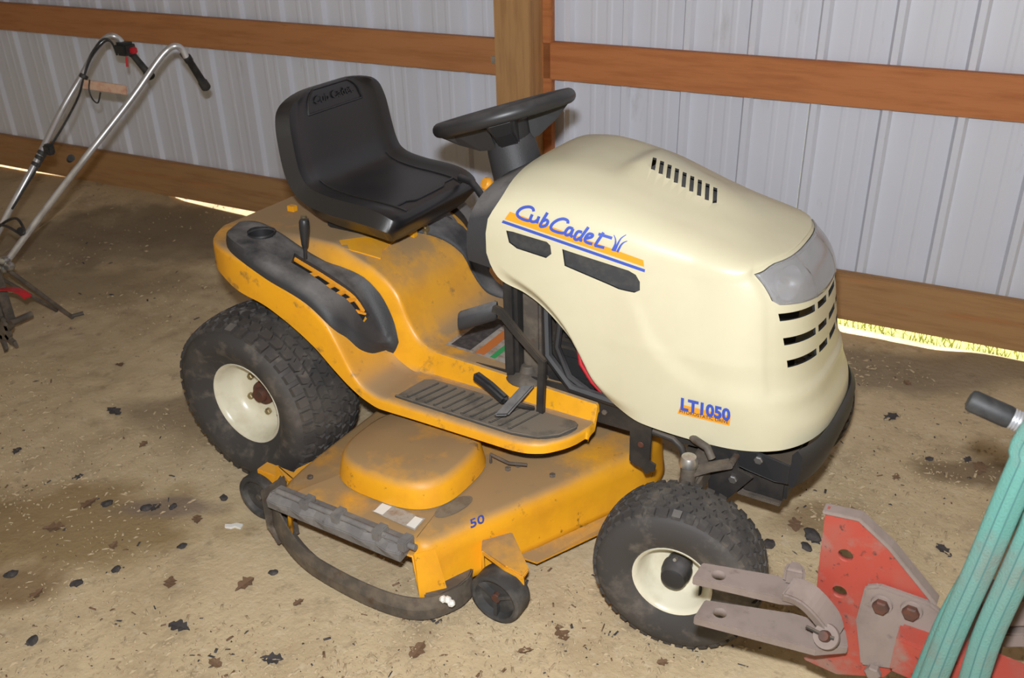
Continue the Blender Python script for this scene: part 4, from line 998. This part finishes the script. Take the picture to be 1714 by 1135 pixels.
# cast link curving down from the upper arm to the pin
lk = [hz(a, b, z) for a, b, z in ((1318, 985, .452), (1340, 992, .450), (1362, 1008, .440), (1388, 1040, .408), (1396, 1066, .385))]
plate_along('clevis_link', spline(lk, 4), (.2, 1, .25), .046, .022, hitchd, im, .004)
prism('clevis_lug', [hz(a, b, .445) for a, b in ((1308, 978), (1316, 962), (1340, 966), (1346, 986))], (0, 0, .036), hitchd, im, .006, 3)
pc = hz(1386, 1066, .392)
lathe('clevis_pin', [(0, .030), (.008, .030), (.0095, .026), (.0095, -.05), (0, -.05)], pc, (-.15, -.75, .65), rust, im, 20)
lathe('pin_washer', [(.010, .016), (.021, .016), (.022, .012), (.022, .008), (.010, .008)], pc, (-.15, -.75, .65), hitchd, im, 24, closed=True)
tube('cotter_pin', [pc+Vector((-.035, -.012, .016)), pc+Vector((-.01, -.018, .018)), pc+Vector((.012, -.016, .016))], .003, steelb, im, 8)
YP = -.60
def vert(name, pxs, y, th, m, bevel=.002, holes=()):
    o = prism(name, [hy(a, b, y) for a, b in pxs], (0, th, 0), m, im, bevel); cs = []
    for a, b, r_ in holes: cs.append(cyl('cutter', hy(a, b, y), (0, 1, 0), r_, .1, dark, None, 24, .0005))
    if cs: cut(o, cs)
    return o
gp = vert('gusset_plate', [(1382, 852), (1440, 866), (1490, 914), (1567, 1008), (1560, 1060), (1480, 1135), (1400, 1130), (1345, 1105), (1365, 1000), (1372, 930)], YP, .012, red, .002, [(1415, 930, .0125), (1405, 991, .0125)])
eg = [hy(a, b, YP+.006) for a, b in ((1380, 851), (1441, 864), (1492, 912), (1568, 1006))]
plate_along('gusset_rim', eg, (0, 1, 0), .024, .007, hitchd, im, .001)
bx_ = vert('beam_cheek', [(1447, 984), (1470, 982), (1556, 1012), (1590, 1040), (1590, 1135), (1440, 1115), (1432, 1040)], YP-.014, .014, hitchd, .004)
for q in ((1476, 1011), (1526, 1021)):
    c0 = hy(*q, YP-.016); lathe('bolt_washer', [(.006, .004), (.0165, .004), (.0175, .0), (.006, 0)], c0, (0, -1, 0), hitchd, im, 24, closed=True); hexbolt('hitch_bolt', c0+Vector((0, -.003, 0)), (0, -1, 0), .0135, .012, rust, im)
hexbolt('hitch_bolt', hy(1462, 1122, YP-.016), (0, -1, 0), .0135, .012, hitchd, im)
b0 = hy(1500, 1075, YP-.02); b1 = Vector((2.10, -.66, .40))
dirb = (b1-b0).normalized(); rg = []
for t in (0, .1, .25, .5, 1):
    p = b0.lerp(b1, t); rg.append([p+Vector((0, -.032, .038)), p+Vector((0, .032, .038)), p+Vector((0, .032, -.038)), p+Vector((0, -.032, -.038))])
loft('drawbar_beam', rg, red, im, smooth=False, bevel=.005)
c3 = [hy(a, b, YP+.10) for a, b in ((1640, 1010), (1760, 1000), (1760, 1050), (1640, 1052))]
prism('cross_bracket', c3, (0, .05, 0), hitchd, im, .004)
c3 = [hy(a, b, YP+.10) for a, b in ((1645, 1062), (1760, 1062), (1760, 1085), (1650, 1085))]
prism('cross_bracket', c3, (0, .06, 0), hitchd, im, .003)
box('cross_frame', (1.80, -.66, .34), (1.86, -.38, .40), hitchd, im, .006)
for y in (-.78, -.42):
    tube('stand_leg', [(2.07, y, .40), (2.09, y, .008)], .022, red, im, 12); box('stand_foot', (2.03, y-.05, 0), (2.15, y+.05, .012), hitchd, im, .003)
box('stand_bar', (2.045, -.80, .37), (2.105, -.40, .43), red, im, .006)
# lever with rubber grip
la, lb = hy(1620, 668, -.60), hy(1692, 700, -.60); d_ = (lb-la)
loft('lever_grip', tubeg([la+d_*t for t in (0, .04, .12, .5, .92, 1)], [.008, .0145, .0165, .0165, .0165, .0155], 16), gripm, im)
tube('lift_lever', [lb-d_*.1, lb+d_*.25, lb+d_*.9+Vector((.02, 0, -.02)), Vector((2.05, -.60, .70)), Vector((2.075, -.6, .42))], .0135, chrome, im, 14)
for k in range(3): lathe('lever_ring', [(.0135, -.002), (.0155, -.001), (.0155, .001), (.0135, .002)], lb+d_*(.03+.07*k), d_, chrome, im, 16)

# ================================================================== LIFTING SLING AND HOOK
hk = empty('lifting_hook', (1.93, -.78, 1.36)); tag(hk, 'steel lifting hook hanging from the roof above the teal sling', 'hook')
tube('hook_rod', [(1.93, -.78, 3.05), (1.93, -.78, 1.45)], .008, steel, hk, 10)
tube('hook_curve', [Vector((1.93+.03*math.sin(a), -.78, 1.415-.0+.035*math.cos(a)-.0)) for a in np.linspace(0, 4.4, 14)], .010, steel, hk, 10)
def strand(px, y0, y1, wv, name, parent, lowz):
    pts_ = [hy(a, b, y0+(y1-y0)*k/(len(px)-1)) for k, (a, b) in enumerate(px)]
    return pts_
slg = empty('lifting_sling', (1.77, -.70, .36)); tag(slg, 'teal woven lifting sling looped around the red implement beam', 'sling')
SL = [([(1556, 1150), (1598, 1045), (1643, 945), (1684, 848), (1716, 775), (1750, 700)], -.745, .0195), ([(1538, 1150), (1588, 1035), (1652, 925), (1716, 822), (1770, 740)], -.69, .0155),
      ([(1622, 1160), (1652, 1068), (1690, 982), (1732, 890), (1775, 800)], -.745, .0195)]
topc = Vector((1.932, -.78, 1.372))
for px, y, hw in SL:
    pts_ = [hy(a, b, y) for a, b in px]; low = pts_[0]
    pts_ = [Vector((low.x+.01, YP+.03, .30)), Vector((low.x, YP-.02, .285)), Vector((low.x-.004, YP-.085, .31)), Vector((low.x-.006, (y+YP-.085)/2-.02, .38))]+pts_+[topc+Vector((random.uniform(-.004, .004), (y+.72)*.3, -.012))]
    pts_ = spline(pts_, 6); rg = []
    for i, p in enumerate(pts_):
        t = (pts_[min(i+1, len(pts_)-1)]-pts_[max(i-1, 0)]).normalized(); a_ = t.cross(Vector((0, -1, .3))).normalized(); b_ = a_.cross(t)
        k = 1 if i < len(pts_)-4 else .6
        rg.append([p+a_*hw*k*math.cos(q)+b_*hw*.60*math.sin(q)*(1+.15*math.cos(4*q)) for q in np.linspace(0, 2*math.pi, 19)[:-1]])
    st_ = loft('sling_strand', rg, tealm, slg)
    for off in (-.35, .3):
        ln = []
        for i, p in enumerate(pts_[:-4]):
            t = (pts_[min(i+1, len(pts_)-1)]-pts_[max(i-1, 0)]).normalized(); a_ = t.cross(Vector((0, -1, .3))).normalized(); b_ = a_.cross(t)
            sg = 1 if b_.dot(CAM-p) > 0 else -1
            ln.append(p+a_*hw*off+b_*sg*hw*.60*math.sqrt(1-off*off)*1.10)
        tube('stitch_line', ln, .0009, teald, st_, 5)

# ================================================================== DEBRIS ON THE FLOOR
MARKS = [((0, -.35), 'rear tire'), ((1.24, -.37), 'front tire'), ((.88, -.56), 'small front deck wheel'), ((.14, -.56), 'small rear deck wheel'), ((.5, -.72), 'mower deck opening'), ((-1.45, -.3), 'tiller tines'), ((1.6, -.62), 'red hitch plate'), ((1.5, 0), 'mower nose'), ((1.4, 1.2), 'wall beyond the mower nose'), ((-1.2, 1.1), 'wall behind the tiller')]
def near(p): return min(MARKS, key=lambda q: (q[0][0]-p.x)**2+(q[0][1]-p.y)**2)[1]
def leafmesh(k):
    rnd = random.Random(k); n = 9; V = []; out = []
    for i in range(n+1):
        t = i/n; w_ = .30*math.sin(math.pi*t**.8)*(1+.35*math.sin(i*2.3+k)); z = .05*math.sin(t*3+k)+.04
        V += [(t-.5, -w_, z+.10*w_+rnd.uniform(0, .05)), (t-.5, 0, z), (t-.5, w_, z+.12*w_+rnd.uniform(0, .05))]
    F = gridf(n+1, 3); me = bpy.data.meshes.new('dry_leaf'); me.from_pydata(V, [], F); me.materials.append(leafm if k % 3 else barkm); return me
LM = [leafmesh(k) for k in range(6)]
LP = [(190, 690), (150, 845), (285, 975), (455, 1105), (60, 1000), (360, 1110), (300, 1050), (410, 980), (240, 745), (130, 800), (940, 1060), (1110, 1110), (1620, 770), (1640, 785), (1520, 640), (1490, 700), (190, 915), (500, 1010), (1360, 905), (1330, 880), (90, 885), (260, 850), (330, 870), (880, 1090), (30, 760), (200, 610), (320, 640), (1580, 920), (1500, 800), (700, 1090)]
for i, (a, b) in enumerate(LP):
    p = hz(a, b, 0); o = bpy.data.objects.new('dry_leaf', LM[i % 6]); col.objects.link(o); sc = random.uniform(.03, .062)
    o.location = (p.x, p.y, floor_h(p.x, p.y)+.0005); o.scale = (sc, sc, sc); o.rotation_euler = (random.uniform(-.15, .15), random.uniform(-.15, .15), random.uniform(0, 6.28))
    tag(o, ('large ' if sc > .046 else 'small ')+('blackened' if (i % 6) % 3 == 0 else 'brown')+' dry leaf on the sand nearest the '+near(p), 'leaf', 'dry leaves scattered on the floor')
def chunk(name, px, py, r_, m, label, cat, group=None, k=0):
    rnd = random.Random(k+px); p = hz(px, py, 0); bm = bmesh.new(); bmesh.ops.create_icosphere(bm, subdivisions=2, radius=1)
    for v in bm.verts: v.co *= 1+rnd.uniform(-.25, .2); v.co.x *= r_*1.4; v.co.y *= r_; v.co.z *= r_*.6
    me = bpy.data.meshes.new(name); bm.to_mesh(me); bm.free(); me.materials.append(m)
    o = bpy.data.objects.new(name, me); col.objects.link(o); o.location = (p.x, p.y, floor_h(p.x, p.y)+r_*.4); o.rotation_euler = (0, 0, rnd.uniform(0, 6)); return tag(o, label, cat, group)
for i, (a, b, r_) in enumerate(((1287, 914, .014), (1360, 900, .02), (180, 845, .012), (245, 852, .012), (290, 850, .010), (458, 960, .009), (305, 915, .009), (130, 980, .011), (55, 1075, .011), (375, 835, .010), (1555, 770, .009), (1350, 918, .013), (195, 955, .010), (20, 965, .012))):
    chunk('bark_chip', a, b, r_, barkm, ('larger' if r_ > .0115 else 'small')+' dark bark chip on the sand nearest the '+near(hz(a, b, 0)), 'bark chip', 'bark chips scattered on the floor', i)
p = hz(390, 882, 0); o = prism('white_scrap', [(-.02, -.006, 0), (-.004, -.01, 0), (.006, -.004, 0), (.022, -.012, 0), (.026, .006, 0), (.008, .012, 0), (-.006, .006, 0), (-.022, .006, 0)], (0, 0, .006), white, None, .001)
o.location = (p.x, p.y, floor_h(p.x, p.y)); o.rotation_euler = (0, .08, .6); tag(o, 'small torn white scrap on floor near the rear gauge wheel', 'scrap')
# loose shavings, straw and grit: uncountable
bm = bmesh.new(); rnd = random.Random(3)
def shred(bm, mats):
    px = rnd.uniform(-60, 1780); py = 300+840*rnd.random()**.75
    p = hz(px, py, 0)
    if p.y > 1.15 or (p.x-CX)**2+(p.y-CY)**2 > 30: return
    if -.25 < p.x < 1.35 and abs(p.y) < .2: return
    cl = noise.noise((p.x*2.3, p.y*2.3, 9))
    if rnd.random() > .45+cl*1.2: return
    z = floor_h(p.x, p.y); l = rnd.choice((.003, .004, .005, .007, .010, .018))*rnd.uniform(.6, 1.3); w_ = l*rnd.uniform(.12, .5) if l > .007 else l*.6; a = rnd.uniform(0, 6.28)
    u_ = Vector((math.cos(a), math.sin(a), rnd.uniform(-.2, .3)))*l/2; v_ = Vector((-math.sin(a), math.cos(a), rnd.uniform(-.3, .3)))*min(w_, .006)/2
    c_ = Vector((p.x, p.y, z+.002)); h = Vector((0, 0, rnd.uniform(.001, .004)))
    q = [bm.verts.new(c_-u_-v_), bm.verts.new(c_+u_-v_), bm.verts.new(c_+u_+v_), bm.verts.new(c_-u_+v_), bm.verts.new(c_+h+Vector((0, 0, .001)))]
    for i in range(4): bm.faces.new((q[i], q[(i+1) % 4], q[4])).material_index = mats
for i in range(24000): shred(bm, 0 if i % 11 else (1 if i % 22 else 2))
me = bpy.data.meshes.new('floor_shavings'); bm.to_mesh(me); bm.free()
for m in (chipm, leafm, barkm): me.materials.append(m)
o = bpy.data.objects.new('floor_shavings', me); col.objects.link(o); setparent(o, floor); tag(o, kind='stuff')
